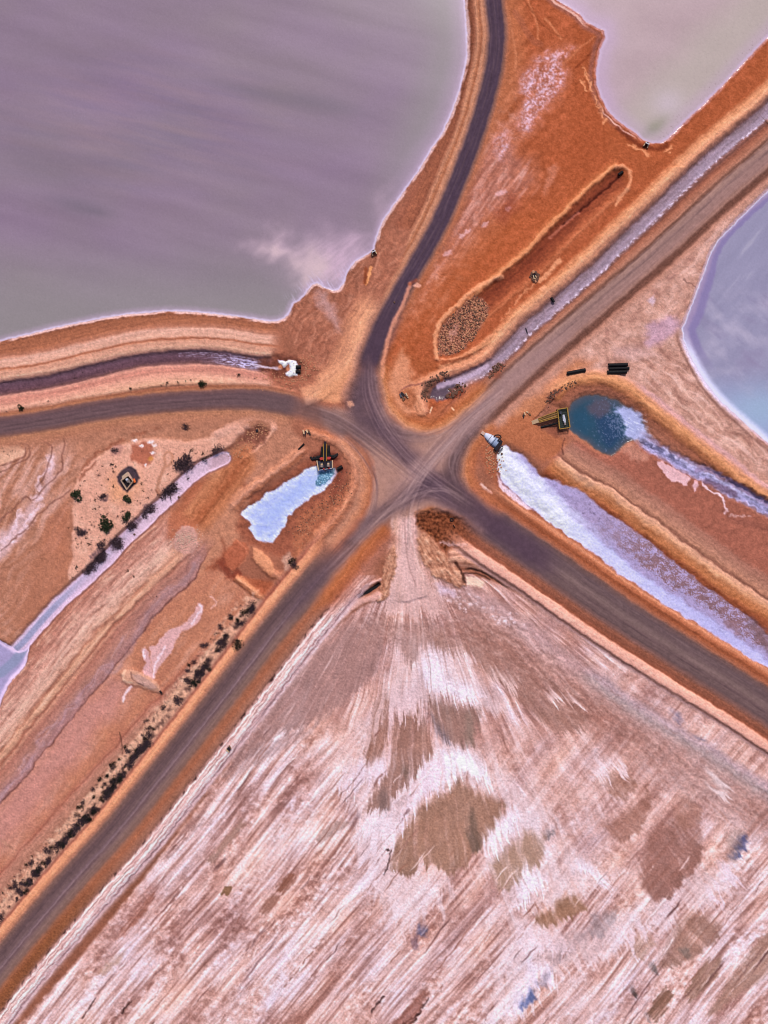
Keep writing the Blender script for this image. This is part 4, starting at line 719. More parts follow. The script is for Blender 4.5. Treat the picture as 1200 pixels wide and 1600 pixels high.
        C[s_] = C[s_]*(1-shore[..., None])+c*shore[..., None]
        # white crust and wet rim on the shore
        w1 = sm(3.2, .4, np.abs(d-1.5-1.2*fbm(X0/12, Y0/12, 2, 90+k)))
        put(s_, w1*.8*sm(-.3, .3, fbm(X0/30, Y0/30, 2, 93+k)+.3)*(1 if k != 2 else .6), (216,184,184) if k == 1 else (206,172,186))
        if k == 1:
            put(s_, sm(8, 5, d)*sm(2, 4, d)*np.clip(fbm(X0/5, Y0/5, 3, 97)*1.8+.2, 0, 1)*.75*sm(520, 440, X0)*sm(460, 480, Y0), (140,92,72))
        if k == 2:
            put(s_, sm(16, 9, d)*sm(3, 6, d)*.75*sm(240, 180, Y0)*sm(1060, 1030, X0), (156,104,88), .1, fbm(X0/7, Y0/7, 3, 99))
            l2 = sm(2, .5, np.abs(d-6.5-2*fbm(X0/20, Y0/20, 2, 96)))*sm(1000, 985, X0)*sm(150, 190, Y0)+sm(3, 1, np.abs(d-5))*sm(925, 905, X0)
            put(s_, np.clip(l2, 0, 1)*.8, (214,176,166))
        if k == 3:
            w2 = sm(9, 2, d)*sm(-2, 0, d)*sm(505, 545, Y0)*sm(700, 600, Y0+0*X0)
            put(s_, np.clip(w2, 0, 1)*.9, (212,196,226), .05)
            put(s_, sm(13, 9, d)*sm(6, 9, d)*sm(505, 545, Y0)*.6, (150,110,98))
    # peach crust strips by the northern pond
    for q in [[(912,108),(920,125),(928,145),(938,170),(945,188)],[(908,125),(916,140)],[(980,228),(1000,232),(1012,240)],[(1042,236),(1050,230)]]:
        line(q, 3, (218,150,106), .75, 2.5, 6, 9, brk=9)
    line([(965,200),(980,212),(1000,226),(1030,232),(1042,226)], 3.5, (120,62,42), .6, 3, 2, 9)
    # D: dark teal pool, brown sandbank, salt floes
    sl, d = area(P_D, (46,76,100), 3, 3, 14, 1, .02, k=4, det=.3)
    Z[sl] = np.where(d < 0, -1.0, np.minimum(Z[sl], -1.0+np.clip(d, 0, 30)*.12))
    x, y = X[sl], Y[sl]
    edge = sm(-14, -2, d); C[sl] = np.where((d < 0)[..., None], C[sl]*(1-.45*edge[..., None])+rgb((104,88,100))*.45*edge[..., None], C[sl])
    area([(930,640),(940,690),(955,700),(975,680),(968,650)], (40,64,104), 10, 5, 20, .7)
    area([(892,645),(915,640),(930,665),(915,678),(895,668)], (38,78,108), 8, 4, 20, .6)
    area([(918,635),(930,624),(948,622),(958,632),(954,646),(938,652),(922,646)], (98,82,98), 6, 4, 14, .75)
    sl = win(885,610,1015,715); x, y = warp(sl, 3, 10, 4); d = dist_poly(P_D, X[sl], Y[sl])
    fl = np.clip(fbm(x/3.2, y/3.2, 2, 101)*2.5-.75+1.2*np.exp(-(((X[sl]-968)/20)**2+((Y[sl]-660)/26)**2)), 0, 1)*sm(-1, -4, d)*sm(905, 950, X[sl]+8*fbm(X[sl]/9, Y[sl]/9, 2, 3))
    put(sl, fl*.65, (122,132,172))
    fl = np.clip(fbm(x/2.2, y/2.2, 2, 102)*3-1.75, 0, 1)*sm(-2, -5, d); put(sl, fl*.6, (120,140,164))
    area([(962,640),(975,634),(990,640),(1002,646),(1006,660),(1012,672),(1020,684),(1005,688),(985,686),(976,680),(980,666),(972,652)], (170,172,218), 4, 4, 8, .92, k=7)
    sl = win(960,630,1025,692); t = fbm((X[sl]+.5*Y[sl])/14, (Y[sl]-.5*X[sl])/3, 3, 103)
    put(sl, sm(.1, .5, t)*sm(24, 8, np.hypot(X[sl]-995, Y[sl]-664)-4)*.6, (204,206,242))
    # outlet channel of D
    och = [(992,680),(1010,692),(1035,706),(1060,722),(1085,736),(1110,748),(1140,764),(1170,780),(1200,797),(1300,855),(1500,960)]
    band(och, [(-16,(160,110,90),0,-.4),(-12,(158,130,156),.85,-.7),(-7,(176,170,212),.95,-.9),(0,(150,144,186),1,-.9),(6,(166,156,200),.95,-.9),(10,(156,126,148),.75,-.7),(14,(165,110,88),0,-.4)], 3, 10, 61, 18, 4, .2, jit=4, s0=26)
    line([(1002,688),(1030,702),(1058,716)], 4, (84,80,114), .6, 3, 3, 8, brk=10)
    line([(1105,752),(1130,762),(1150,772)], 5, (112,82,104), .6, 3, 3, 8)
    line([(1090,735),(1108,732),(1125,742),(1160,762),(1200,788)], 3, (154,132,170), .8, 2.5, 3, 9)

def salts():
    # F: long white basin
    sl, d = area(P_F, (168,154,200), 2.5, 4, 16, 1, .05, k=5, det=.8, seed=4)
    Z[sl] = np.where(d < 0, -.5+.08*fbm(X[sl]/14, Y[sl]/14, 3, 8), np.minimum(Z[sl], -.45+np.clip(d, 0, 30)*.07))
    x, y = warp(sl, 6, 22, 6, 3)
    spine = smooth_line([(783,712),(800,735),(825,760),(850,785),(880,815),(915,842),(955,872),(1000,908),(1050,942),(1100,974),(1150,1008),(1200,1044),(1500,1245)])
    ds, s, L = dist_line(spine, x, y)
    t = fbm(s/18, ds/4, 4, 111)
    ins = sm(2, -2, d)
    w = ins*sm(35-0*s, 12, np.abs(ds-1))*sm(700, 120, s)
    core = ins*sm(30, 18, np.abs(ds))*sm(240, 110, s+40*t)*(.85+.3*np.clip(t, -.5, .5))
    strip = ins*sm(17, 6, np.abs(ds+2+3*t))*.9
    put(sl, np.clip(strip*(.8+.4*t), 0, 1), (176,172,224))
    put(sl, ins*sm(8, 14, -ds)*sm(90, 150, s)*.55*np.clip(.6+1.2*t, 0, 1), (168,146,184)); put(sl, ins*sm(4, 16, -ds)*sm(90, 150, s)*np.clip(-1.6*t, 0, 1)*.5, (144,118,140))
    rag = np.clip((.6*fbm(X[sl]/2.2, Y[sl]/2.2, 2, 113)+.75*fbm(X[sl]/15, Y[sl]/11, 4, 117, .6))*2.4-.8+1.5*sm(17, 27, -ds+4*t), 0, 1)*ins*sm(10, 20, -ds)*sm(150, 300, s)
    put(sl, rag*.8, (140,100,98))
    dark = np.clip(fbm(X[sl]/7, Y[sl]/7, 4, 112)*2-.35, 0, 1)*ins*np.exp(-(((X[sl]-930)/34)**2+((Y[sl]-805)/24)**2)); put(sl, dark*.7, (112,98,128))
    put(sl, np.clip(core+ins*sm(18, 6, np.abs(ds-2))*sm(230, 130, s)*.7, 0, 1), (208,208,244), .03)
    put(sl, ins*sm(16, 8, np.abs(ds-2))*sm(520, 200, s)*sm(120, 190, s)*.75, (198,198,242))
    put(sl, ins*sm(13, 5, np.abs(ds))*sm(430, 520, s)*.75, (190,184,230))
    Z[sl] += ins*sm(16, 2, np.abs(ds))*.5*sm(200, 100, s)+core*.2*fbm(X[sl]/9, Y[sl]/9, 3, 114)
    line([(781,748),(792,762),(812,780),(834,798)], 1.2, (150,120,150), .6, 1.2, 1, 9)
    area([(778,740),(784,756),(800,768),(830,795),(822,796),(796,776),(780,762)], (214,196,220), 1.6, 2, 8, .8)
    # salt-free tongue at the far end
    area([(1130,965),(1150,975),(1165,1000),(1150,990),(1135,978)], (146,110,118), 3, 6, 9, .7)
    area([(1165,960),(1190,980),(1210,1000),(1210,1030),(1185,1000),(1170,980)], (130,100,106), 6, 8, 9, .7)
    # G: blue-white basin
    sl, d = area(P_G, (172,182,236), 2, 3.5, 14, 1, .02, k=6, det=.6, seed=2)
    Z[sl] = np.where(d < 0, -.7, np.minimum(Z[sl], -.7+np.clip(d, 0, 20)*.1))
    ed = sm(-12, -2, d+5*fbm(X[sl]/9, Y[sl]/9, 2, 125))*sm(1, -1, d)
    t = fbm((X[sl]*.8+Y[sl]*.6)/9, (X[sl]*.6-Y[sl]*.8)/4, 4, 121, .65); t2 = fbm(X[sl]/12, Y[sl]/9, 5, 124, .65); put(sl, sm(1, -1, d)*np.clip(1.5*t2, 0, 1)*.6, (204,206,246)); put(sl, sm(1, -1, d)*np.clip(-1.6*t2, 0, 1)*.6, (146,158,222)); Z[sl] += sm(0, -4, d)*.12*t2
    put(sl, np.clip(ed*(.45+1.2*t), 0, 1)*.9, (212,214,248))
    cen = sm(14, 4, np.abs(dist_line([(420,810),(450,780),(490,752)], X[sl], Y[sl])[0])); put(sl, cen*.6*sm(0, -4, d), (164,178,240))
    put(sl, sm(0, -3, d)*sm(405, 385, X[sl]+.4*(Y[sl]-800))*.6*np.clip(.6+1.4*t, 0, 1), (206,206,242))
    q = [(499,738),(512,735),(524,731),(522,740),(516,748),(509,755),(502,758),(496,761),(492,756),(495,748)]
    s2, d2 = area(q, (86,132,166), 1.2, 2, 5, .95, .1, det=.4)
    put(s2, sm(0, -2, d2)*np.clip(fbm(X[s2]/2.2, Y[s2]/2.2, 2, 122)*2.6-.2, 0, 1)*.85, (168,196,222))
    # small salt heap at the channel end
    hp = [(434,562),(438,563),(446,564),(452,562),(458,562),(463,565),(465,571),(463,580),(465,586),(459,587),(452,588),(446,586),(446,582),(450,580),(452,574),(450,568),(446,572),(443,574),(440,569),(435,566)]
    sl, d = area(hp, (216,214,248), 1, 1.5, 5, 1, .04, k=8)
    put(sl, sm(1, -1, d)*np.clip(fbm(X[sl]/2.2, Y[sl]/2.2, 3, 126)*2-.35, 0, 1)*.7, (140,132,176))
    Z[sl] += sm(1, -3, d)*.5
    area([(434,572),(438,568),(442,573),(440,576),(435,576)], (196,128,88), 1, 1, 5, .9)
    area([(450,568),(453,572),(452,580),(447,579),(447,574)], (190,126,92), 1, 1, 5, .95)
    # canal on the left
    band(CANAL, [(-15,(150,104,86),0,-.2),(-12,(166,120,108),.9,-.4),(-9.5,(212,184,212),1,-.75),(-6,(188,170,200),1,-.8),(0,(190,168,196),1,-.8),(6,(202,174,202),1,-.8),(9.5,(208,180,206),1,-.7),(11.5,(150,104,92),.9,-.4),(15,(150,100,84),0,-.1)], 1.4, 14, 62, 40, 3, .04)
    sl = win(-700,700,360,1450); d, s, L = dist_line(smooth_line(CANAL), X[sl], Y[sl])
    core = sm(6, 3, np.abs(d+1.5))*sm(140, 70, X[sl]); put(sl, core*.9, (150,150,184))
    put(sl, sm(9.5, 8, np.abs(d))*sm(150, 240, X[sl])*.85, (202,174,194), .03)
    put(sl, sm(9, 7, np.abs(d))*sm(318, 334, X[sl])*.5, (176,140,148))
    K[sl][np.abs(d) < 9.5] = 10
    # pond at the canal's lower end
    pc = [(-300,960),(-40,985),(-10,998),(0,1000),(15,1010),(26,1018),(36,1016),(46,1004),(40,1040),(20,1062),(8,1080),(0,1102),(-30,1160),(-300,1420)]
    s2, d2 = area(pc, (164,152,192), 2, 2, 14, 1, .03, k=10, h=-.8, hs=4, det=.4)
    put(s2, sm(1, -1, d2)*sm(-9, -3, d2), (210,186,222))
    e = sm(10, 5, np.abs(dist_line([(-300,1050),(0,1052),(20,1035),(40,1010),(60,985)], X[s2], Y[s2])[0])); put(s2, e*.8*sm(-2, -4, d2), (142,148,180))

def details():
    # long ditch and gravel bed in the orange ground
    dit = [(978,268),(960,280),(930,306),(895,340),(860,375),(825,412),(790,440),(762,465),(735,490),(712,520)]
    band(dit, [(-40,(180,100,60),0,.1),(-29,(178,100,62),.3,.1),(-24,(196,120,80),.7,.35),(-20,(176,100,64),.9,.2),(-12,(150,84,56),.95,-.5),(0,(134,72,48),1,-.9),(7,(146,80,54),1,-.6),(11,(160,88,56),1,-.1),(14,(206,132,86),.95,.6),(18,(218,146,98),.9,.7),(22,(190,110,64),.7,.3),(30,(180,96,52),0,.1)], 3, 16, 66, 50, 3, .1, s0=14, s1=20)
    line([(968,276),(940,300),(905,330),(880,350)], 1.6, (86,44,34), .75, 1.4, 2, 9, h=-.2)
    line([(905,330),(880,352),(860,370)], 2, (186,120,96), .6, 1.8, 2, 8)
    line([(962,262),(974,260),(983,268),(985,282),(980,296)], 2.6, (216,148,108), .8, 2, 2, 8, h=.4)
    line([(978,298),(968,310),(962,318)], 3, (216,150,110), .8, 2, 3, 8)
    line([(873,408),(855,428),(842,440)], 3.6, (214,148,108), .85, 2.4, 3, 9)
    line([(838,440),(815,462),(795,488),(782,500)], 2.2, (210,142,102), .7, 2, 4, 9, brk=12)
    area([(842,452),(850,446),(855,452),(848,458)], (220,156,118), 1.2, 1, 6, .9)
    gv = [(684,556),(684,530),(688,510),(696,500),(712,486),(728,470),(742,462),(756,468),(765,480),(762,495),(748,515),(740,530),(725,545),(705,555)]
    sl, d = area(gv, (150,100,78), 3, 4, 10, .95, .1, h=-.5, hs=10)
    t = fbm(X[sl]/2.4, Y[sl]/2.4, 3, 131)
    put(sl, sm(0, -4, d)*np.clip(2.2*t, 0, 1)*.8, (206,152,118)); put(sl, sm(0, -4, d)*np.clip(-2.2*t, 0, 1)*.8, (92,54,44))
    area([(700,522),(708,510),(716,506),(714,520),(705,530)], (186,140,126), 5, 4, 9, .7)
    line([(682,560),(680,540),(684,512),(696,494),(715,476),(736,456),(760,442),(785,432)], 3.4, (218,152,112), .85, 2, 2.5, 10, h=.5)
    line([(684,562),(700,562),(722,556),(745,542),(772,520),(800,498)], 2.2, (214,146,108), .75, 2, 3, 10, brk=16, h=.3)
    line([(690,567),(715,563),(735,556),(752,548)], 2.6, (150,78,48), .7, 2, 3, 9, brk=12)
    line([(640,445),(632,470),(618,500),(608,525),(600,560),(598,590)], 3, (206,142,110), .8, 2.2, 2, 12, h=.3)
    line([(650,438),(640,445)], 2.5, (160,86,52), .6, 2, 1, 6)
    area([(644,448),(652,442),(659,446),(655,450)], (214,156,132), 1, 1, 4, .9)
    area([(606,600),(618,560),(630,545),(640,560),(646,590),(664,590),(680,585),(672,610),(660,640),(640,650),(620,640)], (208,146,112), 8, 6, 16, .85)
    area([(640,560),(665,560),(690,572),(720,570),(690,584),(664,588),(648,580)], (176,98,56), 5, 7, 12, .7)
    band([(662,640),(656,622),(658,606),(668,596),(690,584),(720,574),(750,560),(775,540)], [(-12,(190,126,92),0,.2),(-7,(206,140,104),.9,.5),(0,(216,152,118),1,.8),(6,(196,134,104),.9,.4),(11,(176,116,92),0,0)], 2.5, 12, 67, 30, 3, .1, s1=20)
    line([(624,614),(632,605),(645,602),(660,600)], 1.2, (150,96,84), .7, 1, 1.5, 9)
    area([(622,618),(630,608),(645,606),(650,622),(646,640),(632,636)], (176,108,72), 4, 3, 10, .8)
    area([(668,622),(674,606),(684,598),(700,594),(712,600),(716,608),(704,614),(698,622),(684,626)], (104,88,104), 4, 3, 10, .95, h=-1.0, hs=7, k=11, det=.4)
    area([(660,600),(672,592),(684,592),(674,606),(668,622),(660,622)], (126,90,74), 4, 4, 7, .85, var=.2)
    line([(686,604),(700,598),(720,593),(740,585),(760,572)], 4, (186,162,188), .85, 2.5, 2, 9)
    area([(698,620),(710,606),(725,602),(726,612),(715,622),(700,628)], (140,78,54), 4, 5, 9, .85)
    area([(766,582),(775,570),(784,566),(788,576),(780,590),(770,592)], (150,92,68), 5, 4, 8, .8)
    line([(672,645),(675,636)], 1, (236,190,160), .8, .8, .4, 6); line([(706,637),(709,641)], 1, (236,190,160), .8, .8, .4, 6)
    # pockmarks in the shrub strip and pale crust on banks handled by the fine grain
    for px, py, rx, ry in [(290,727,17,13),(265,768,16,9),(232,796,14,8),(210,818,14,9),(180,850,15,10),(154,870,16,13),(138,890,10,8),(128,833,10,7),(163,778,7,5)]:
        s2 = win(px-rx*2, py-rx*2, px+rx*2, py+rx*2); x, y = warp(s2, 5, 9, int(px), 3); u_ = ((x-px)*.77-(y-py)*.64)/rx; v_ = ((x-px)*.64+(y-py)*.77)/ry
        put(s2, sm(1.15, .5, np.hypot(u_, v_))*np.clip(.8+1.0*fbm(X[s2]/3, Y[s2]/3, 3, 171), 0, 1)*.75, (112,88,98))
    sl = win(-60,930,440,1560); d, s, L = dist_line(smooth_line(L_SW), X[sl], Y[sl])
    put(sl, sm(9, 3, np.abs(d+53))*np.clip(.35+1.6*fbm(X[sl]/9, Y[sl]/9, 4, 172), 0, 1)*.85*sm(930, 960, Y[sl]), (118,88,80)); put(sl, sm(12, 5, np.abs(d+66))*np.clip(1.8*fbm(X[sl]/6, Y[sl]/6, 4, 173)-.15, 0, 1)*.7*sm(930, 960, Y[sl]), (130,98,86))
    # hut pad
    area([(200,729),(207,729),(214,736),(219,747),(215,755),(209,759),(200,768),(193,765),(185,754),(183,745),(189,737)], (84,70,84), 2, 1.6, 8, .96, var=.12, k=12)
    # darker earth at the pump station and gantry
    area([(484,714),(500,704),(506,694),(512,694),(516,706),(530,714),(526,722),(500,722)], (104,58,46), 6, 4, 10, .75)
    area([(520,720),(540,735),(535,770),(515,785),(522,750)], (128,72,54), 9, 5, 12, .6)
    area([(868,632),(884,628),(890,640),(878,642)], (120,80,60), 4, 3, 8, .8)
    area([(850,668),(868,664),(880,676),(866,684)], (128,78,58), 5, 4, 8, .6)
    line([(882,685),(878,700),(880,710)], 1, (110,70,60), .7, .8, 1.5, 5)
    area([(852,620),(866,610),(876,606),(880,612),(868,620),(860,630)], (150,92,70), 4, 4, 7, .8)

def grain():
    # earthy detail over everything, weaker on water and roads
    n = .5*fbm(X/34, Y/34, 3, 141)+.5*fbm(X/9, Y/9, 3, 142)
    f = np.clip(X, -60, 1260); inn = (X > -60) & (X < 1260) & (Y > -60) & (Y < 1660)
    g = fbm(X/3.1, Y/3.1, 2, 143)
    w = np.random.RandomState(9).normal(0, 1, X.shape).astype(np.float32)
    road = np.zeros_like(Z)
    for L, hw in ((L_SW,20),(L_W,15),(L_N,12),(L_NE,15),(L_SE,24)):
        sl = box(L, 30); d = np.abs(dist_line(smooth_line(L), X[sl], Y[sl])[0]); road[sl] = np.maximum(road[sl], sm(hw+5, hw-4, d)); 
        kk = K[sl]; kk[(d < hw) & ((kk == 0) | (kk == 9))] = 20
        K[sl] = kk
    pl = [(552,640),(566,600),(592,600),(596,625),(610,650),(640,668),(668,672),(700,660),(735,650),(722,705),(716,735),(722,762),(735,785),(700,796),(650,800),(625,806),(606,812),(590,830),(575,810),(578,740),(555,700)]
    sl = box(pl, 4); d = dist_poly(pl, X[sl], Y[sl]); K[sl][(d < 0)] = 20; road[sl] = np.maximum(road[sl], sm(4, -4, d))
    amp = D*(1-.55*road)
    g2 = fbm(X/1.9, Y/1.9, 1, 144); spk = np.clip(g-.45, 0, 1)*(K == 0)
    C[:] = C*(1+amp*(.065*n+.065*g+.02*w)-.35*amp*spk)[..., None]
    wat = (K == 1) | (K == 2) | (K == 3) | (K == 4)
    C[:] = C*(1+.008*(fbm(X/3, Y/3, 2, 150)+w)*wat)[..., None]
    Z[:] = np.where(wat, Z, Z+(1-.85*road)*(.11*n+.08*g)*np.where((K == 10) | (K == 6), .2, 1))
    w_ = np.clip((C[..., 0]-C[..., 2])*3, 0, 1)
    w_ = w_*sm(.52, .3, C[..., 0]-C[..., 2]); C[..., 2] += .034*w_; C[..., 0] += .012*w_
    ex_ = np.clip(C[..., 0]-C[..., 2]-.36, 0, 1); C[..., 2] += .4*ex_; C[..., 1] += .06*ex_; C[..., 0] -= .12*ex_
    def blur(a, r):
        for ax in (0, 1):
            p = np.concatenate([np.repeat(np.take(a, [0], ax), r+1, ax), a, np.repeat(np.take(a, [-1], ax), r, ax)], ax); c = np.cumsum(p, ax, dtype=np.float64); n_ = a.shape[ax]
            a = ((np.take(c, range(2*r+1, 2*r+1+n_), ax)-np.take(c, range(0, n_), ax))/(2*r+1)).astype(np.float32)
        return a
    lum = C.mean(-1); land = 1-.95*wat
    gain = 1+land*np.clip((.3*(lum-blur(blur(lum, 2), 2))+.22*(lum-blur(blur(lum, 14), 14)))/np.maximum(lum, .1), -.35, .35)
    C[:] = C*gain[..., None]
    m_ = (land*.12)[..., None]; C[:] = C+m_*(C-.5)
    np.clip(C, .02, .97, out=C)

ground(); fan(); corridors(); crossroads(); ponds(); salts(); details(); grain()

# ---------------------------------------------------------------- materials
def lin(c):
    c = np.asarray(c, np.float32)
    return np.where(c <= .04045, c/12.92, ((c+.055)/1.055)**2.4)
def srgb(r, g, b):
    v = lin(np.array([r, g, b])/255.0)/WHITE
    return (float(v[0]), float(v[1]), float(v[2]), 1.0)
def node_mat(name, rough, spec=.3, base=None, var=.12, scales=(3.0, 11.0), bump=.25, bdist=.08, metal=0.0, grain=0.0):
    """procedural surface: base colour (or the survey colour of the ground) broken up by two noises, with a fine relief"""
    m = bpy.data.materials.new(name); m.use_nodes = True
    t = m.node_tree; t.nodes.clear(); N = t.nodes.new; Lk = t.links.new
    out = N("ShaderNodeOutputMaterial"); p = N("ShaderNodeBsdfPrincipled"); Lk(p.outputs[0], out.inputs[0])
    p.inputs["Roughness"].default_value = rough; p.inputs["Specular IOR Level"].default_value = spec; p.inputs["Metallic"].default_value = metal
    tc = N("ShaderNodeTexCoord")
    if base is None:
        src = N("ShaderNodeAttribute"); src.attribute_name = "survey_colour"; csock = src.outputs["Color"]
    else:
        src = N("ShaderNodeRGB"); src.outputs[0].default_value = base; csock = src.outputs[0]
    n1 = N("ShaderNodeTexNoise"); n1.inputs["Scale"].default_value = scales[0]; n1.inputs["Detail"].default_value = 5
    n2 = N("ShaderNodeTexNoise"); n2.inputs["Scale"].default_value = scales[1]; n2.inputs["Detail"].default_value = 3
    Lk(tc.outputs["Object"], n1.inputs["Vector"]); Lk(tc.outputs["Object"], n2.inputs["Vector"])
    ad = N("ShaderNodeMath"); ad.operation = 'ADD'; Lk(n1.outputs["Fac"], ad.inputs[0]); Lk(n2.outputs["Fac"], ad.inputs[1])
    mr = N("ShaderNodeMapRange"); mr.inputs[1].default_value = .6; mr.inputs[2].default_value = 1.4
    mr.inputs[3].default_value = 1-var; mr.inputs[4].default_value = 1+var; Lk(ad.outputs[0], mr.inputs[0])
    mx = N("ShaderNodeVectorMath"); mx.operation = 'SCALE'; Lk(csock, mx.inputs[0]); Lk(mr.outputs[0], mx.inputs["Scale"])
    Lk(mx.outputs[0], p.inputs["Base Color"])
    if bump:
        b = N("ShaderNodeBump"); b.inputs["Strength"].default_value = bump; b.inputs["Distance"].default_value = bdist
        Lk(ad.outputs[0], b.inputs["Height"]); Lk(b.outputs[0], p.inputs["Normal"])
    return m
M = {}
M['earth'] = node_mat('bare earth', .97, .05, None, .11, (1.3, 5.0), .55, .18)
M['salt'] = node_mat('crusted salt', .6, .3, None, .05, (1.5, 6.0), .5, .12)
M['plain'] = node_mat('salty clay', .95, .08, None, .09, (1.2, 5.0), .55, .14)
M['road'] = node_mat('gravel road', .95, .05, None, .06, (1.2, 7.0), .3, .05)
M['brine'] = node_mat('brine', .2, .2, None, .015, (.5, 2.0), .04, .03)
M['pad'] = node_mat('dark gravel', .95, .2, None, .25, (3.0, 9.0), .6, .1)
def plain(name, c, rough=.6, spec=.3, var=.15, metal=0.0, sc=(2.0, 9.0), bump=.1): M[name] = node_mat(name, rough, spec, srgb(*c), var, sc, bump, .02, metal)
plain('black_plastic', (17,14,20), .6, .2); plain('black_rubber', (24,20,26), .75); plain('dark_steel', (44,46,66), .55, .4)
plain('yellow_paint', (166,124,50), .55, .4, .2); plain('red_paint', (178,44,40), .5, .4, .2); plain('pale_timber', (206,172,140), .8); plain('brown_timber', (122,88,66), .85)
plain('motor_grey', (140,124,124), .5, .4); plain('concrete', (192,160,140), .9, .2); plain('dark_grate', (40,50,44), .7); plain('white_tarp', (206,210,236), .6, .3, .1); plain('grey_tarp', (150,164,200), .6, .3, .15)
plain('orange_paint', (236,112,52), .5); plain('pale_steel', (196,196,214), .45, .4); plain('inside_dark', (36,30,40), .9); plain('peach_stone', (204,164,150), .9); plain('dark_stone', (104,74,64), .95, .2, .3); plain('clay_stone', (184,128,100), .95, .2, .3)
plain('green_leaf', (44,50,32), .8, .2, .45, 0, (3.0, 8.0)); plain('dry_leaf', (66,50,58), .9, .1, .4, 0, (3.0, 8.0)); plain('dark_leaf', (34,34,30), .85, .1, .4, 0, (3.0, 8.0)); plain('bark', (84,66,62), .95, .1)

# ---------------------------------------------------------------- the ground, cut into its surfaces
def gz(px, py):
    i = int(np.clip(np.searchsorted(ys, py), 0, H_-1)); j = int(np.clip(np.searchsorted(xs, px), 0, W_-1)); return float(Z[i, j])
sl = box(NECH, 20); d = np.abs(dist_line(smooth_line(NECH), X[sl], Y[sl])[0]); kk = K[sl]; kk[(d < 9) & (kk == 0)] = 13; K[sl] = kk
sl = box(L_CH, 20); d, s, L = dist_line(smooth_line(L_CH), X[sl], Y[sl]); kk = K[sl]; kk[(d > -10) & (d < 10) & (s < L-6) & (kk == 0)] = 14; K[sl] = kk
sl = box(GULLY, 20); d = dist_line(smooth_line(GULLY), X[sl], Y[sl])[0]; kk = K[sl]; kk[(d > -10) & (d < 11) & (kk == 0)] = 15; K[sl] = kk
VX = ((X-600.0)*S).ravel(); VY = ((800.0-Y)*S).ravel(); VZ = Z.ravel()
LC = np.concatenate([lin(C)/WHITE, np.ones((H_, W_, 1), np.float32)], -1).reshape(-1, 4).astype(np.float32)
np.clip(LC, 0, .9, out=LC)
idx = np.arange(H_*W_, dtype=np.int32).reshape(H_, W_)
quads = np.stack([idx[:-1, :-1], idx[1:, :-1], idx[1:, 1:], idx[:-1, 1:]], -1)
KC = K[:-1, :-1]
SURF = {0: ('ground', 'earth'), 1: ('salt_pond', 'brine'), 2: ('salt_pond', 'brine'), 3: ('salt_pond', 'brine'), 4: ('brine_pool', 'brine'), 5: ('salt_bed', 'salt'), 6: ('salt_bed', 'salt'), 7: ('salt_crust', 'salt'), 8: ('salt_crust', 'salt'),
        9: ('salt_flat', 'plain'), 10: ('canal', 'brine'), 11: ('brine_pool', 'brine'), 12: ('gravel_pad', 'pad'), 13: ('ditch', 'salt'), 14: ('ditch', 'earth'), 15: ('ditch', 'earth'), 20: ('road', 'road')}
SURF_LABEL = {1: 'wide lavender salt pond filling the upper left', 2: 'pale greenish grey salt pond with lilac rim at upper right', 3: 'lilac blue salt pond with white shore at the right edge', 4: 'dark teal brine pool beside the yellow platform',
              5: 'long white and lilac salt bed beside the south-east road', 6: 'short blue white salt bed below the red pump station', 9: 'wide pale salt flat combed by streaks', 10: 'narrow lavender canal beside the scrub islet', 20: 'dusty grey roads meeting at the cross-roads'}
for k, (nm, mt) in SURF.items():
    q = quads[KC == k]
    if not len(q): continue
    u, inv = np.unique(q, return_inverse=True); inv = inv.reshape(-1).astype(np.int32)
    me = bpy.data.meshes.new(nm); me.vertices.add(len(u)); me.loops.add(len(inv)); me.polygons.add(len(q))
    me.vertices.foreach_set("co", np.stack([VX[u], VY[u], VZ[u]], -1).astype(np.float32).ravel())
    me.loops.foreach_set("vertex_index", inv)
    me.polygons.foreach_set("loop_start", np.arange(0, len(inv), 4, dtype=np.int32))
    me.polygons.foreach_set("use_smooth", np.ones(len(q), bool))
    a = me.attributes.new("survey_colour", 'FLOAT_COLOR', 'POINT'); a.data.foreach_set("color", LC[u].ravel())
    me.update(calc_edges=True); me.materials.append(M[mt])
    o = bpy.data.objects.new(nm, me); col_root.objects.link(o); o['kind'] = 'structure'
    if k in SURF_LABEL: o['label'] = SURF_LABEL[k]

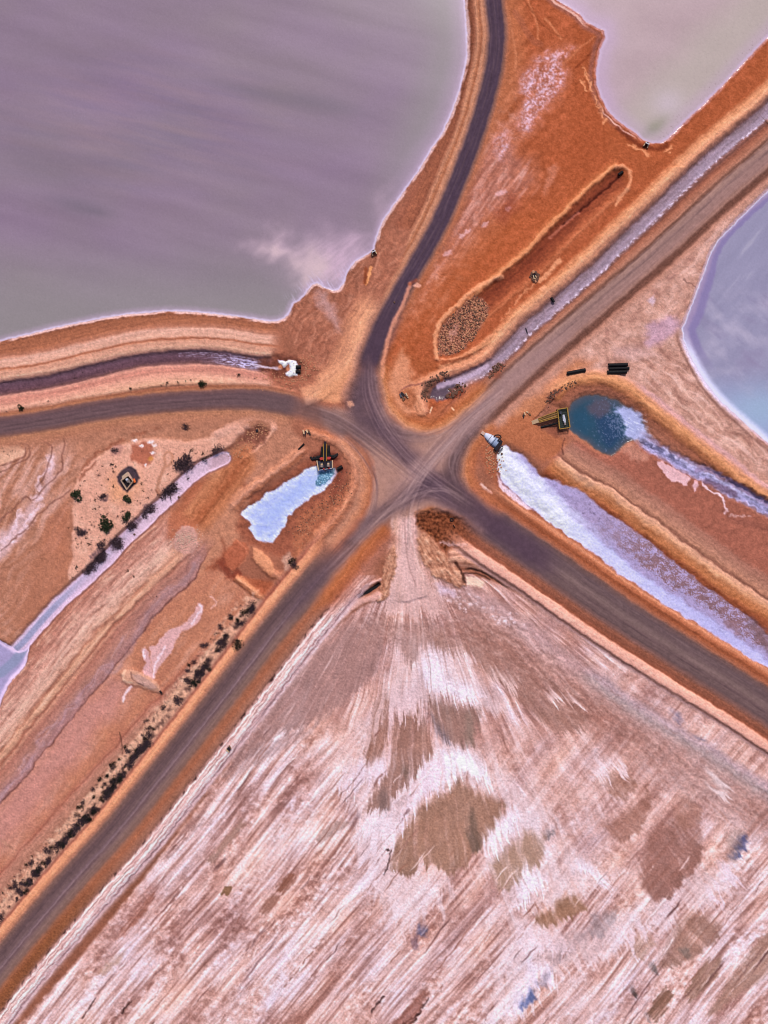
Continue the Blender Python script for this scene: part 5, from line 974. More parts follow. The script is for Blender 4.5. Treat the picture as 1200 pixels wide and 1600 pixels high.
# ---------------------------------------------------------------- building helpers
class MB:
    def __init__(s, base): s.b = Vector(base); s.v = []; s.f = []
    def add(s, vs, fs):
        n = len(s.v); s.v += [tuple(Vector(v)-s.b) for v in vs]; s.f += [tuple(i+n for i in f) for f in fs]; return s
    def prism(s, pts, z0, z1):
        """pts: outline of world xy points"""
        n = len(pts); vs = [(x, y, z0) for x, y in pts]+[(x, y, z1) for x, y in pts]
        ar = sum(pts[i][0]*pts[(i+1) % n][1]-pts[(i+1) % n][0]*pts[i][1] for i in range(n))
        fs = [tuple(range(n))[::-1], tuple(range(n, 2*n))]+[(i, (i+1) % n, n+(i+1) % n, n+i) for i in range(n)]
        if ar < 0: fs = [f[::-1] for f in fs]
        return s.add(vs, fs)
    def box(s, c, size, rz=0.0):
        ca, sa = math.cos(rz), math.sin(rz); hx, hy, hz = (q/2 for q in size)
        return s.prism([(c[0]+x*ca-y*sa, c[1]+x*sa+y*ca) for x, y in ((-hx,-hy),(hx,-hy),(hx,hy),(-hx,hy))], c[2]-hz, c[2]+hz)
    def beam(s, p0, p1, w, h=None):
        """square bar between two points"""
        h = h or w; p0 = Vector(p0); p1 = Vector(p1); d = (p1-p0).normalized()
        a = d.cross(Vector((0, 0, 1))); a = a.normalized() if a.length > 1e-4 else Vector((1, 0, 0)); b = a.cross(d)
        vs = [p+a*i*w/2+b*j*h/2 for p in (p0, p1) for i, j in ((-1,-1),(1,-1),(1,1),(-1,1))]
        return s.add(vs, [(0,1,2,3),(7,6,5,4),(0,4,5,1),(1,5,6,2),(2,6,7,3),(3,7,4,0)])
    def tube(s, pts, r, n=10, cap=True, r1=None):
        pts = [Vector(p) for p in pts]; vs = []; m = len(pts)
        for i, p in enumerate(pts):
            d = (pts[min(i+1, m-1)]-pts[max(i-1, 0)]).normalized()
            a = d.cross(Vector((0, 0, 1))); a = a.normalized() if a.length > 1e-3 else Vector((1, 0, 0)); b = a.cross(d)
            rr = r if r1 is None else r+(r1-r)*i/(m-1)
            vs += [p+(a*math.cos(2*math.pi*k/n)+b*math.sin(2*math.pi*k/n))*rr for k in range(n)]
        fs = [(i*n+k, i*n+(k+1) % n, (i+1)*n+(k+1) % n, (i+1)*n+k) for i in range(m-1) for k in range(n)]
        if cap: fs += [tuple(range(n))[::-1], tuple(range((m-1)*n, m*n))]
        return s.add(vs, fs)
    def hollow(s, p0, p1, r, t, n=16, ribs=0):
        """open pipe with a wall; ribs = corrugations"""
        p0 = Vector(p0); p1 = Vector(p1); d = (p1-p0); L = d.length; d.normalize()
        a = d.cross(Vector((0, 0, 1))).normalized(); b = a.cross(d); vs = []
        prof = [(0, r-t), (0, r)]
        for i in range(ribs*2): prof.append((L*(i+.5)/(ribs*2), r-(t*.6 if i % 2 else 0)))
        prof += [(L, r), (L, r-t)]
        for x, rr in prof: vs += [p0+d*x+(a*math.cos(2*math.pi*k/n)+b*math.sin(2*math.pi*k/n))*rr for k in range(n)]
        m = len(prof)
        fs = [(i*n+k, i*n+(k+1) % n, ((i+1) % m)*n+(k+1) % n, ((i+1) % m)*n+k) for i in range(m) for k in range(n)]
        return s.add(vs, fs)
    def build(s, name, mat, parent=None, smooth=False):
        me = bpy.data.meshes.new(name); me.from_pydata(s.v, [], s.f); me.update(); me.materials.append(M[mat])
        if smooth: me.polygons.foreach_set("use_smooth", [True]*len(me.polygons))
        o = bpy.data.objects.new(name, me); col_root.objects.link(o)
        if parent: o.parent = parent
        else: o.location = s.b
        return o
def tag(o, label, cat, group=None):
    o['label'] = label; o['category'] = cat
    if group: o['group'] = group
    return o
def empty(name, base, label, cat, group=None):
    o = bpy.data.objects.new(name, None); o.location = base; o.empty_display_size = .5; col_root.objects.link(o)
    return tag(o, label, cat, group)
def w2(px, py): return ((px-600.0)*S, (800.0-py)*S)

# ---- red and yellow pump station at the head of the short salt bed
zb = gz(508, 712); B = W(508.5, 722, zb); T = empty('pump_station', B, 'red and black pump station with yellow railed gangway above the short salt bed', 'pump station')
dz = zb+1.0
def part(name, mat, fn, parent=T, base=None, smooth=False):
    m = MB(base or B); fn(m); return m.build(name, mat, parent, smooth)
dk = part('deck', 'dark_steel', lambda m: m.prism([w2(494,720.5),w2(520,720.5),w2(520,731.5),w2(497.5,735)], dz, dz+.12))
for k in range(9):
    part('grating_bar', 'inside_dark', lambda m: m.beam(W(498+2.4*k,721,dz+.16), W(498+2.4*k,732.5,dz+.16), .1), dk)
for a, b in (((495.5,720),(498,735.5)),((519.6,719.5),(520,731.5))):
    part('side_beam', 'pale_timber', lambda m: m.beam(W(a[0],a[1],dz+.34), W(b[0],b[1],dz+.34), .3, .35))
part('front_beam', 'pale_steel', lambda m: m.beam(W(498,735,dz+.25), W(520,731.6,dz+.25), .14, .2))
for a in ((496,722),(499.5,733),(518,722),(518,731)):
    part('leg', 'dark_steel', lambda m: m.tube([W(a[0],a[1],zb-1.2), W(a[0],a[1],dz)], .14, 8))
for a in ((503.2,727.5),(513.4,726.5)):
    mo = part('motor', 'motor_grey', lambda m: m.tube([W(a[0]-.2,a[1]+3,dz+.75), W(a[0],a[1]-.2,dz+.75)], .46, 14), smooth=False)
    part('fan_cover', 'pale_timber', lambda m: m.tube([W(a[0]-.2,a[1]-2.8,dz+.75), W(a[0],a[1]-.3,dz+.75)], .36, 12), mo)
for a in ((503.4,717),(514,716.2)):
    pb = part('pump_body', 'red_paint', lambda m: m.box(W(a[0],a[1],dz+.55), (.95,.8,.9)).tube([W(a[0]-3.4,a[1]+.5,dz+.6), W(a[0]+3.4,a[1]-.5,dz+.6)], .28, 10))
    part('flange', 'dark_steel', lambda m: m.tube([W(a[0],a[1]-2.6,dz+.6), W(a[0],a[1]-1.9,dz+.6)], .42, 12), pb)
for a in ((506.2,733),(514.2,731.8)):
    part('valve', 'red_paint', lambda m: m.tube([W(a[0]-1.3,a[1]+.2,dz+.4), W(a[0]+1.3,a[1],dz+.4)], .22, 10).tube([W(a[0],a[1],dz+.4), W(a[0],a[1],dz+.85)], .07, 6))
part('gangway', 'inside_dark', lambda m: m.prism([w2(506.4,690),w2(510.4,690),w2(510.6,732),w2(506.6,732)], dz+.28, dz+.38))
for x in (506.0, 510.8):
    hr = part('handrail', 'yellow_paint', lambda m: m.tube([W(x,694,dz+1.3), W(x+.1,721,dz+1.3)], .1, 8).tube([W(x,694,dz+.85), W(x+.1,721,dz+.85)], .07, 8))
    for y in (694.5, 701, 707.5, 714, 720.5): part('post', 'yellow_paint', lambda m: m.tube([W(x,y,dz+.3), W(x,y,dz+1.3)], .07, 6), hr)
for p in ([(503.4,698,.3),(502.8,706,.6),(502.2,716,.5)],[(513.4,696,.3),(514.2,705,.6),(515.6,715,.5)],[(504.6,703,.4),(504.2,716,.7)],[(512.2,701,.4),(512.8,714,.7)]):
    part('suction_pipe', 'black_plastic', lambda m: m.tube([W(x,y,zb+z) for x,y,z in p], .38, 10))
for p in ([(501,713,.6),(496,714,.5),(491,717,.35),(488,718,.25),(485,713.6,.2)],[(516,712,.6),(520,713,.45),(524,711.5,.3),(528,709,.2)],[(500,716,.6),(494,717,.4),(489,714.5,.2)],[(517,715,.5),(522,714.5,.35),(527,711,.2)]):
    part('hose', 'black_rubber', lambda m: m.tube([W(x,y,zb+z) for x,y,z in p], .36, 10), smooth=True)

# ---- yellow platform and walkway at the dark pool
zb = gz(868, 652); B = W(877, 655, zb); T = empty('intake_platform', B, 'yellow framed platform and walkway standing over the dark teal pool', 'platform')
c = [(869.5,640.5),(884.7,638),(889,668.5),(873,671)]; dz = zb+1.5
gr = part('grating', 'dark_grate', lambda m: m.prism([w2(*q) for q in c], dz, dz+.1), T, B)
for k in range(10):
    t = (k+.5)/10; a = [c[0][i]+(c[3][i]-c[0][i])*t for i in (0, 1)]; b = [c[1][i]+(c[2][i]-c[1][i])*t for i in (0, 1)]
    part('grating_bar', 'inside_dark', lambda m: m.beam(W(a[0],a[1],dz+.14), W(b[0],b[1],dz+.14), .1), gr, B)
for i in range(4):
    a, b = c[i], c[(i+1) % 4]
    rl = part('rail', 'yellow_paint', lambda m: m.beam(W(*a,dz+1.0), W(*b,dz+1.0), .16).beam(W(*a,dz+.08), W(*b,dz+.08), .22), T, B)
    for t in (0.0, .5):
        x, y = a[0]+(b[0]-a[0])*t, a[1]+(b[1]-a[1])*t
        part('post', 'yellow_paint', lambda m: m.tube([W(x,y,dz), W(x,y,dz+1.0)], .07, 6), rl, B)
for q in c: part('leg', 'dark_steel', lambda m: m.tube([W(*q,zb-1.8), W(*q,dz)], .15, 8), T, B)
part('pump', 'pale_steel', lambda m: m.tube([W(878.6,649,dz+.5), W(880.5,656,dz+.55), W(881,661,dz+.5)], .36, 10).box(W(879.5,655,dz+.4),(.7,1.4,.7),.1), T, B)
part('motor', 'motor_grey', lambda m: m.tube([W(880.8,660,dz+.5), W(881.6,665,dz+.5)], .3, 10), T, B)
part('control_box', 'dark_steel', lambda m: m.box(W(874,646,dz+.6),(.6,.8,1.0),.1), T, B)
wk = part('walkway', 'brown_timber', lambda m: m.prism([w2(869.8,643),w2(871,652.5),w2(841.5,660.5),w2(839.5,654)], dz-.1, dz), T, B)
for (a, b) in (((869.8,643.2),(839.8,654.4)),((870.2,646.4),(840.6,656.6)),((870.8,650),(841.2,658.8)),((871,652.4),(841.6,660.6))):
    part('stringer', 'yellow_paint', lambda m: m.beam(W(*a,dz+.12), W(*b,dz+.12), .2, .22), wk, B)
for (a, b) in (((869.8,643),(846,652)),((871,652.6),(848,658.8))):
    hr = part('handrail', 'yellow_paint', lambda m: m.tube([W(*a,dz+1.0), W(*b,dz+1.0)], .07, 6), T, B)
    for t in (.1, .4, .7, 1.0):
        x, y = a[0]+(b[0]-a[0])*t, a[1]+(b[1]-a[1])*t; part('post', 'yellow_paint', lambda m: m.tube([W(x,y,dz), W(x,y,dz+1.0)], .05, 6), hr, B)
part('ramp', 'pale_timber', lambda m: m.add([W(839.4,654.2,dz), W(841.4,660.4,dz), W(831,663.6,zb+.25), W(829.2,658.4,zb+.25), W(839.4,654.2,dz-.15), W(841.4,660.4,dz-.15), W(831,663.6,zb+.05), W(829.2,658.4,zb+.05)], [(0,3,2,1),(4,5,6,7),(0,1,5,4),(1,2,6,5),(2,3,7,6),(3,0,4,7)]), T, B)
part('discharge_pipe', 'black_plastic', lambda m: m.tube([W(845,667.4,gz(845,667)+.35), W(858,664.5,zb+.55), W(871,661.4,dz-.3)], .34, 12), T, B)

# ---- white covered chute at the head of the long salt bed
zb = gz(768, 690); B = W(768, 690, zb); T = empty('covered_chute', B, 'white tarpaulin covered chute tapering towards the road above the long salt bed', 'chute')
ax0 = Vector(W(756.5,678,0)); ax1 = Vector(W(777.5,694,0)); ad_ = (ax1-ax0).normalized(); an = Vector((-ad_.y, ad_.x, 0))
stations = [(0,.55,.6),(1.0,.95,.85),(2.2,1.3,1.1),(3.4,1.5,1.25),(4.6,1.55,1.25),(5.3,1.5,1.15)]
def shell(m, o=0.0, st=stations):
    n = 12; vs = []
    for x, w, h in st:
        for k in range(n+1):
            t = math.pi*k/n; vs.append(ax0+ad_*x+an*math.cos(t)*(w+o)+Vector((0,0,zb-.15+math.sin(t)*(h+o))))
    f = [(i*(n+1)+k, i*(n+1)+k+1, (i+1)*(n+1)+k+1, (i+1)*(n+1)+k) for i in range(len(st)-1) for k in range(n)]
    m.add(vs, f+[tuple(range(n, -1, -1)), tuple(range((len(st)-1)*(n+1), len(st)*(n+1)))])
part('cover', 'white_tarp', lambda m: shell(m, 0, stations[:4]), T, B)
part('rear_cover', 'grey_tarp', lambda m: shell(m, -.03, [stations[3],(4.0,1.54,1.27),stations[4],stations[5]]), T, B)
for x, w, h in ((.02,.56,.62),(2.2,1.3,1.1),(3.75,1.52,1.26)):
    part('rib', 'dark_steel', lambda m: m.tube([ax0+ad_*x+an*math.cos(t)*(w+.03)+Vector((0,0,zb-.15+math.sin(t)*(h+.03))) for t in np.linspace(0, math.pi, 13)], .08, 6), T, B)
part('side_rope', 'dark_steel', lambda m: m.tube([ax0+ad_*x-an*(w*.86)+Vector((0,0,zb+h*.42)) for x, w, h in stations[1:]], .07, 6), T, B)
part('end_block', 'peach_stone', lambda m: m.box(tuple(Vector(W(754.5,677,zb+.3))), (1.15,1.0,.8), math.atan2(ad_.y, ad_.x)), T, B)
part('end_frame', 'inside_dark', lambda m: m.prism([w2(782,687.4),w2(785,690.4),w2(775.6,705),w2(771.2,701.4)], zb-.4, zb+1.15), T, B)
hq = [(784.4,696.6),(785.6,700),(779.6,707),(778,704)]
part('lifting_frame', 'black_plastic', lambda m: [m.beam(W(*hq[i],zb+.5), W(*hq[(i+1) % 4],zb+.5), .2) for i in range(4)], T, B)
part('hose', 'black_rubber', lambda m: m.tube([W(x,y,zb+z) for x,y,z in ((771,682.6,1.15),(774,680.4,1.05),(778,679.8,.8),(781,681,.7),(782.5,684,.75),(780,686,1.0),(777,688.6,1.3),(780,690,1.2))], .2, 8), T, B, True)

# ---- black culvert pipes lying by the ponds
def pipe(name, a, b, r, z, label, cat='pipe', ribs=14, group=None, t=.07):
    za = z if z is not None else gz((a[0]+b[0])/2, (a[1]+b[1])/2)+r*.9
    base = W((a[0]+b[0])/2, (a[1]+b[1])/2, za)
    o = MB(base).hollow(W(*a, za), W(*b, za), r, t, 18, ribs).build(name, 'black_plastic', None, False)
    return tag(o, label, cat, group)
pipe('culvert_pipe', (885,584.2), (913.6,578.8), .6, None, 'single black culvert pipe lying alone beside the orange bank')
zp = gz(965,576)
pipe('culvert_pipe', (950,571), (980,570.2), .6, zp+.5, 'black culvert pipe, uppermost of the three lying together')
pipe('culvert_pipe', (951,576.8), (982.4,575.8), .54, zp+.5, 'black culvert pipe, middle one of the three lying together')
pipe('culvert_pipe', (947.6,582.6), (978,581.8), .62, max(zp, gz(962,582))+.55, 'black culvert pipe, lowest of the three lying together')
pipe('drain_pipe', (861.8,466.2), (866.2,470.6), .42, None, 'short black pipe poking from the peach bank into the lavender ditch', ribs=4) if False else None
pipe('drain_pipe', (861.4,464.8), (865.6,472), .42, gz(863,468)+.45, 'short black pipe poking from the peach bank into the lavender ditch', ribs=4)
pipe('drain_pipe', (967,272.6), (973.4,267.8), .5, gz(970,270)+.5, 'short black pipe at the upper tip of the long orange ditch', ribs=4)
pipe('drain_pipe', (462.4,573.6), (470.6,573.4), .62, gz(466,573)+.4, 'upper black pipe stub behind the small white salt heap', ribs=4)
pipe('drain_pipe', (462,580.8), (470,581), .52, gz(466,581)+.35, 'lower black pipe stub behind the small white salt heap', ribs=4)
pipe('drain_pipe', (527,733.4), (535,729), .6, gz(531,731)+.4, 'short black pipe on the bank right of the pump station', ribs=4)
pipe('drain_pipe', (250.4,1078.8), (253.4,1083), .3, gz(252,1081)+.2, 'small black pipe end at the tip of the pale clay tongue', ribs=2)
pipe('depth_marker', (821.8,511.6), (824.6,520.6), .14, gz(823,516)+.3, 'thin black rod lying on the edge of the lavender ditch', 'rod', 0, None, .05)
pipe('log', (466.5,702.5), (475.5,693.4), .26, gz(471,698)+.2, 'dark log lying on orange earth left of the pump station', 'log', 0)

# ---- black slab added as shade in the slot below the west clay bank
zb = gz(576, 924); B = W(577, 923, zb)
o = MB(B).prism([w2(560,934),w2(567,927),w2(577,920.5),w2(593,912.6),w2(590.5,917.5),w2(580,925),w2(570,931)], zb-.1, zb+.35).build('slot_shade', 'black_plastic'); tag(o, 'black slab standing for the shade of the slot below the pale clay bank of the salt flat', 'shade slab')

# ---- square drain shaft in the pale bank
zb = gz(357, 1166); B = W(357, 1167, zb); T = empty('drain_shaft', B, 'small square black drain shaft with timber lips in the pale bank', 'drain')
sq = [(359.6,1163),(354.6,1169.2),(359.2,1173.6),(362,1168.6)]
part('pit_shade', 'inside_dark', lambda m: m.prism([w2(*q) for q in sq], zb+.02, zb+.3), T, B)  # solid near-black block; the shaft's inner shade is given by colour
for a, b, mt in ((sq[1],sq[2],'pale_timber'),(sq[0],sq[3],'brown_timber')): part('lip', mt, lambda m: m.beam(W(*a,zb+.42), W(*b,zb+.42), .3, .35), T, B)

# ---- sluice gates on the two ponds
def sluice(px, py, ang, label):
    zb = gz(px, py); B = W(px, py, zb); T = empty('sluice_gate', B, label, 'sluice gate', 'sluice gates on the pond shores')
    ca, sa = math.cos(ang), math.sin(ang)
    def q(u, v, z): return W(px+u*ca-v*sa, py+u*sa+v*ca, zb+z)
    part('gate_plate', 'inside_dark', lambda m: m.beam(q(-2.2,-.6,.7), q(2.2,-.6,.7), .5, 1.3), T, B)
    for s_ in (-1, 1):
        part('wing_wall', 'pale_timber', lambda m: m.beam(q(s_*2.6,-.2,.7), q(s_*3.4,4.6,.5), .3, .8), T, B)
        part('post', 'pale_timber', lambda m: m.tube([q(s_*2.6,-.4,-.4), q(s_*2.6,-.4,1.7)], .18, 8), T, B)
    part('crossbar', 'pale_steel', lambda m: m.beam(q(-3.2,.8,1.6), q(3.2,.8,1.6), .26), T, B)
sluice(583.6, 394, R(-25), 'small timber sluice gate at the corner of the lavender pond')
sluice(1010.5, 225.6, R(28), 'small timber sluice gate at the tip of the greenish pond')

# ---- stone ringed drain inlet in the orange ground
rnd = random.Random(4)
def lump(m, c, r, rnd, flat=.7):
    vs = []; n = 6
    for ph, rr in ((-.5,.75),(.15,1.0),(.65,.7)):
        for k in range(n):
            t = 2*math.pi*(k+.5*rnd.random())/n; q = rr*r*rnd.uniform(.75,1.15); vs.append((c[0]+math.cos(t)*q, c[1]+math.sin(t)*q, c[2]+ph*r*flat))
    f = [(j*n+k, j*n+(k+1) % n, (j+1)*n+(k+1) % n, (j+1)*n+k) for j in (0, 1) for k in range(n)]
    m.add(vs, f+[tuple(range(2*n, 3*n))])
zb = gz(835, 433); B = W(835, 433, zb); T = empty('drain_inlet', B, 'stone ringed drain inlet with pale boards inside the long orange ditch', 'drain')
part('pit_shade', 'inside_dark', lambda m: m.tube([W(834.4,432,zb-.5), W(834.4,432,zb+.15)], .75, 10), T, B)  # closed near-black drum; the hole's inner shade is given by colour
for k in range(14):
    t = k/14*6.283; rr = rnd.uniform(4.6, 7.5); part('stone', rnd.choice(['dark_stone','clay_stone','dark_stone']), lambda m: lump(m, W(835+math.cos(t)*rr,433+math.sin(t)*rr,zb+.15), rnd.uniform(.3,.6), rnd), T, B)
for a, b in (((833,435.5),(836.5,437)),((836,431),(837.6,434.6)),((832.6,431),(834,436))): part('board', 'pale_timber', lambda m: m.beam(W(*a,zb+.45), W(*b,zb+.5), .26, .2), T, B)

# ---- pump hut on its dark pad
zb = gz(200, 748); B = W(201, 752, zb); T = empty('pump_hut', B, 'small roofless concrete hut holding grey machinery on a dark octagonal pad', 'hut')
hc = [(202,737.6),(210.4,751.8),(199.6,766),(190.6,751.4)]
cx, cy = 200.6, 751.8
def inset(p, t): return (p[0]+(cx-p[0])*t, p[1]+(cy-p[1])*t)
part('floor', 'inside_dark', lambda m: m.prism([w2(*q) for q in hc], zb, zb+.1), T, B)
for i, (mt, t, h) in enumerate((('concrete',.16,1.5),('concrete',.14,1.3),('concrete',.14,1.3),('concrete',.16,1.5))):
    a, b = hc[i], hc[(i+1) % 4]
    part('wall', mt, lambda m: m.prism([w2(*a), w2(*b), w2(*inset(b, t)), w2(*inset(a, t))], zb-.2, zb+h), T, B)
part('roof_slab', 'concrete', lambda m: m.prism([w2(202,737.4),w2(193,744.6),w2(194.2,750.4),w2(203,744)], zb+1.52, zb+1.7), T, B)
part('roof_slab', 'peach_stone', lambda m: m.prism([w2(202.2,737.4),w2(203.2,744.2),w2(206.6,748.6),w2(208.8,747)], zb+1.5, zb+1.68), T, B)
mc = part('machine', 'motor_grey', lambda m: m.box(W(201.4,751,zb+.6),(1.0,.9,1.0),.6), T, B)
part('housing', 'pale_steel', lambda m: m.box(W(200.4,749.4,zb+1.2),(.7,.6,.5),.6), mc, B); part('housing', 'motor_grey', lambda m: m.box(W(204,753.6,zb+.6),(.5,.5,.8),.6), mc, B)
zb2 = gz(211, 751); o = MB(W(210.8,751,zb2)).tube([W(210,748.2,zb2+.35), W(211.6,754,zb2+.35)], .36, 14).build('fuel_drum', 'orange_paint'); tag(o, 'orange drum lying against the side of the concrete hut', 'drum')

# ---- scrap heaps, tyre, posts
def scrap(px, py, label, items, base_mat='pale_timber'):
    zb = gz(px, py); B = W(px, py, zb); T = empty('scrap_heap', B, label, 'scrap heap')
    for (a, b, w, mt) in items: part('board', mt, lambda m: m.beam(W(*a,zb+.2), W(*b,zb+.35), w, .2), T, B)
    return T
scrap(481, 675, 'heap of pale broken boards near the west road', [((474,672.5),(475.6,678.4),.4,'pale_timber'),((478.5,672),(481.4,676.5),.5,'pale_timber'),((481.4,675),(485.6,679.4),.35,'inside_dark'),((477.4,673.6),(477.6,680),.35,'inside_dark'),((482,671.5),(485,676.5),.3,'brown_timber')])
scrap(823, 646, 'few pale boards lying on orange earth left of the yellow walkway', [((819,644),(820.4,649),.35,'pale_timber'),((816.6,650),(819,646.4),.35,'dark_stone'),((822,643.4),(825.4,644.4),.35,'pale_timber'),((826,646),(829.4,648.4),.4,'brown_timber'),((817.6,647),(818,653),.3,'inside_dark')])
scrap(632, 618, 'dark heap of rusted scrap on peach ground below the north road bend', [((627,613),(631,619),.6,'inside_dark'),((630,615),(637,621),.4,'dark_stone'),((634,614),(637.6,622),.35,'pale_timber'),((626,618),(633,624),.5,'dark_stone'),((629,620),(630.4,626),.35,'brown_timber'),((625,615),(627,621),.5,'dark_steel')])
def ring(px, py, r, t):
    zb = gz(px, py)+.2; m = MB(W(px, py, zb)); n = 20; k = 8; vs = []
    for i in range(n):
        a = 2*math.pi*i/n
        for j in range(k):
            b = 2*math.pi*j/k; q = r+t*math.cos(b); vs.append((W(px,py)[0]+q*math.cos(a), W(px,py)[1]+q*math.sin(a), zb+t*.8*math.sin(b)))
    m.add(vs, [(i*k+j, ((i+1) % n)*k+j, ((i+1) % n)*k+(j+1) % k, i*k+(j+1) % k) for i in range(n) for j in range(k)]); return m.build('tyre', 'black_rubber', None, True)
tag(ring(706, 812, .46, .17), 'old black tyre lying in the dark scrubby hollow', 'tyre')
pipe('post', (708.6,820.4), (710.6,824.6), .16, gz(709,822)+.2, 'short black post fallen below the old tyre', 'post', 0, None, .05)

# ---- loose stones
def stones(name, label, spots, mat):
    m = MB((0, 0, 0))
    for px, py, r in spots: lump(m, W(px, py, gz(px, py)+r*.15), r, rnd)
    o = m.build(name, mat); o['kind'] = 'stuff'; o['label'] = label; o['category'] = 'stones'; return o
def inpoly(p, x, y):
    c = False
    for i in range(len(p)):
        (ax, ay), (bx, by) = p[i], p[i-1]
        if (ay > y) != (by > y) and x < (bx-ax)*(y-ay)/(by-ay)+ax: c = not c
    return c
gvp = [(684,556),(684,530),(688,510),(696,500),(712,486),(728,470),(742,462),(756,468),(765,480),(762,495),(748,515),(740,530),(725,545),(705,555)]
for nm, mt, cnt, lb in (('rubble', 'clay_stone', 750, 'tan rubble spread in the oval bed of the orange ground'), ('rubble', 'dark_stone', 600, 'dark rubble spread in the oval bed of the orange ground')):
    sp = []
    while len(sp) < cnt:
        x, y = rnd.uniform(682,767), rnd.uniform(460,558)
        if inpoly(gvp, x, y) and rnd.random() > .6*math.exp(-(((x-708)/14)**2+((y-520)/14)**2)): sp.append((x, y, rnd.choice([.07,.09,.1,.12,.15,.2,.34])))
    stones(nm, lb, sp, mt)
def along(pts, w, n, rs):
    p = smooth_line(pts, 6); out = []
    for _ in range(n):
        i = rnd.randrange(len(p)-1); t = rnd.random(); q = p[i]+(p[i+1]-p[i])*t; out.append((q[0]+rnd.gauss(0, w), q[1]+rnd.gauss(0, w), rnd.choice(rs)))
    return out
stones('rubble', 'dark stones strewn round the end of the lavender ditch', along([(664,628),(662,612),(670,598),(684,592),(700,586)], 3, 110, [.15,.25,.35])+along([(700,622),(712,612),(720,606)], 4, 70, [.2,.3,.5])+along([(768,588),(778,574),(784,570)], 3, 40, [.2,.3,.5]), 'dark_stone')
stones('rubble', 'brown stones strewn on the bank above the dark teal pool', along([(854,630),(864,616),(880,606),(900,600)], 2.6, 120, [.12,.2,.3]), 'dark_stone')
stones('rubble', 'clay stones strewn in the hollow beside the canal head', along([(365,716),(385,690),(402,672),(412,676)], 7, 160, [.12,.2,.3]), 'clay_stone')
stones('rubble', 'clay stones strewn on the bank beside the short salt bed', along([(535,760),(520,790),(490,815),(470,850)], 9, 260, [.08,.12,.18]), 'clay_stone')
stones('rubble', 'dark stones strewn below the short salt bed', along([(545,740),(525,775),(495,800),(460,830)], 8, 240, [.08,.12,.2]), 'dark_stone')
stones('rubble', 'clay stones strewn round the end of the channel behind the salt heap', along([(410,590),(440,595),(470,592),(485,575),(475,560)], 7, 260, [.1,.16,.24]), 'clay_stone')
stones('rubble', 'tan stones strewn left of the covered chute', along([(762,700),(768,720),(774,735)], 6, 160, [.12,.2,.3]), 'clay_stone')
stones('rubble', 'grey pebbles heaped in the pale mound beside the canal', along([(280,850),(292,840),(304,845)], 7, 300, [.12,.18,.22]), 'peach_stone')
for px, py, r, lb in ((401,673,.55,'dark boulder in the brown hollow beside the canal head'),(699,547,.5,'black boulder at the lower end of the oval rubble bed'),(784,709,.4,'small dark lump of salt on the white head of the long salt bed'),(670,620,.6,'dark boulder at the left end of the lavender ditch'),(699,619,.6,'dark boulder just right of the small grey pool'),(209,835,.35,'small brown lump standing in the lavender canal'),(279,777,.45,'brown lump at the upper edge of the lavender canal'),(616,473,.35,'small dark stone beside the north road bank')):
    m = MB(W(px, py, gz(px, py)+r*.3)); lump(m, W(px, py, gz(px, py)+r*.3), r, rnd); tag(m.build('boulder', 'dark_stone' if r != .55 else 'inside_dark'), lb, 'boulder')

# ---------------------------------------------------------------- shrubs
def shrub_mesh(name, mat, seed, n, flat=.7, ragged=.35, twigs=4, leaf=(.09,.2)):
    """unit shrub, radius 1: many small leaf clumps spread through an uneven crown, on a few stems"""
    rs = random.Random(seed); m = MB((0, 0, 0))
    lobes = [(rs.uniform(-.5,.5), rs.uniform(-.5,.5), rs.uniform(.25,.55), rs.uniform(.4,.7)) for _ in range(5)]
    for _ in range(n):
        lx, ly, lz, lr = rs.choice(lobes)
        while True:
            v = Vector((rs.uniform(-1,1), rs.uniform(-1,1), rs.uniform(-1,1)))
            if v.length < 1: break
        v *= (.55+ragged*rs.random())/max(v.length, .3)*v.length**.4
        p = Vector((lx, ly, lz*flat))+Vector((v.x*lr, v.y*lr, v.z*lr*flat)); p.z = max(p.z, .03)
        s_ = rs.uniform(*leaf); a = Vector((rs.gauss(0,1), rs.gauss(0,1), rs.gauss(0,.6))).normalized(); b = a.orthogonal().normalized(); c_ = a.cross(b)
        m.add([p+a*s_, p+b*s_*.7, p-a*s_, p-b*s_*.7+c_*s_*.3], [(0,1,2,3)])
    for _ in range(twigs):
        t = rs.uniform(0, 6.28); m.tube([(0,0,-.1), (math.cos(t)*.5, math.sin(t)*.5, .3), (math.cos(t)*rs.uniform(.8,1.15), math.sin(t)*rs.uniform(.8,1.15), rs.uniform(.15,.5))], .035, 4, False, .012)
    me = bpy.data.meshes.new(name); me.from_pydata(m.v, [], m.f); me.update(); me.materials.append(M[mat]); return me
GREEN = [shrub_mesh('shrub', 'green_leaf', 20+k, 190) for k in range(3)]
DRY = [shrub_mesh('dry_shrub', 'dry_leaf', 40+k, 230, .5, .95, 12, (.05,.13)) for k in range(4)]
DARK = [shrub_mesh('shrub', 'dark_leaf', 60+k, 170, .6, .7, 5, (.06,.15)) for k in range(4)]
SMALL = [shrub_mesh('shrub', 'dark_leaf', 80+k, 46, .6, .5, 2) for k in range(3)]+[shrub_mesh('shrub', 'dry_leaf', 90+k, 46, .5, .6, 3) for k in range(2)]
def shrub(px, py, r, kind, label, group=None, sx=1.0, rz=None):
    me = rnd.choice(kind); nm = 'dry_shrub' if kind is DRY else 'shrub'
    o = bpy.data.objects.new(nm, me); col_root.objects.link(o)
    o.location = W(px, py, gz(px, py)-.03); r *= 1.25 if kind is GREEN or kind is DRY else 1.1
    o.scale = (r*S*sx, r*S, r*S*.8); o.rotation_euler = (0, 0, rnd.uniform(0, 6.28) if rz is None else rz)
    return tag(o, label, 'shrub', group)
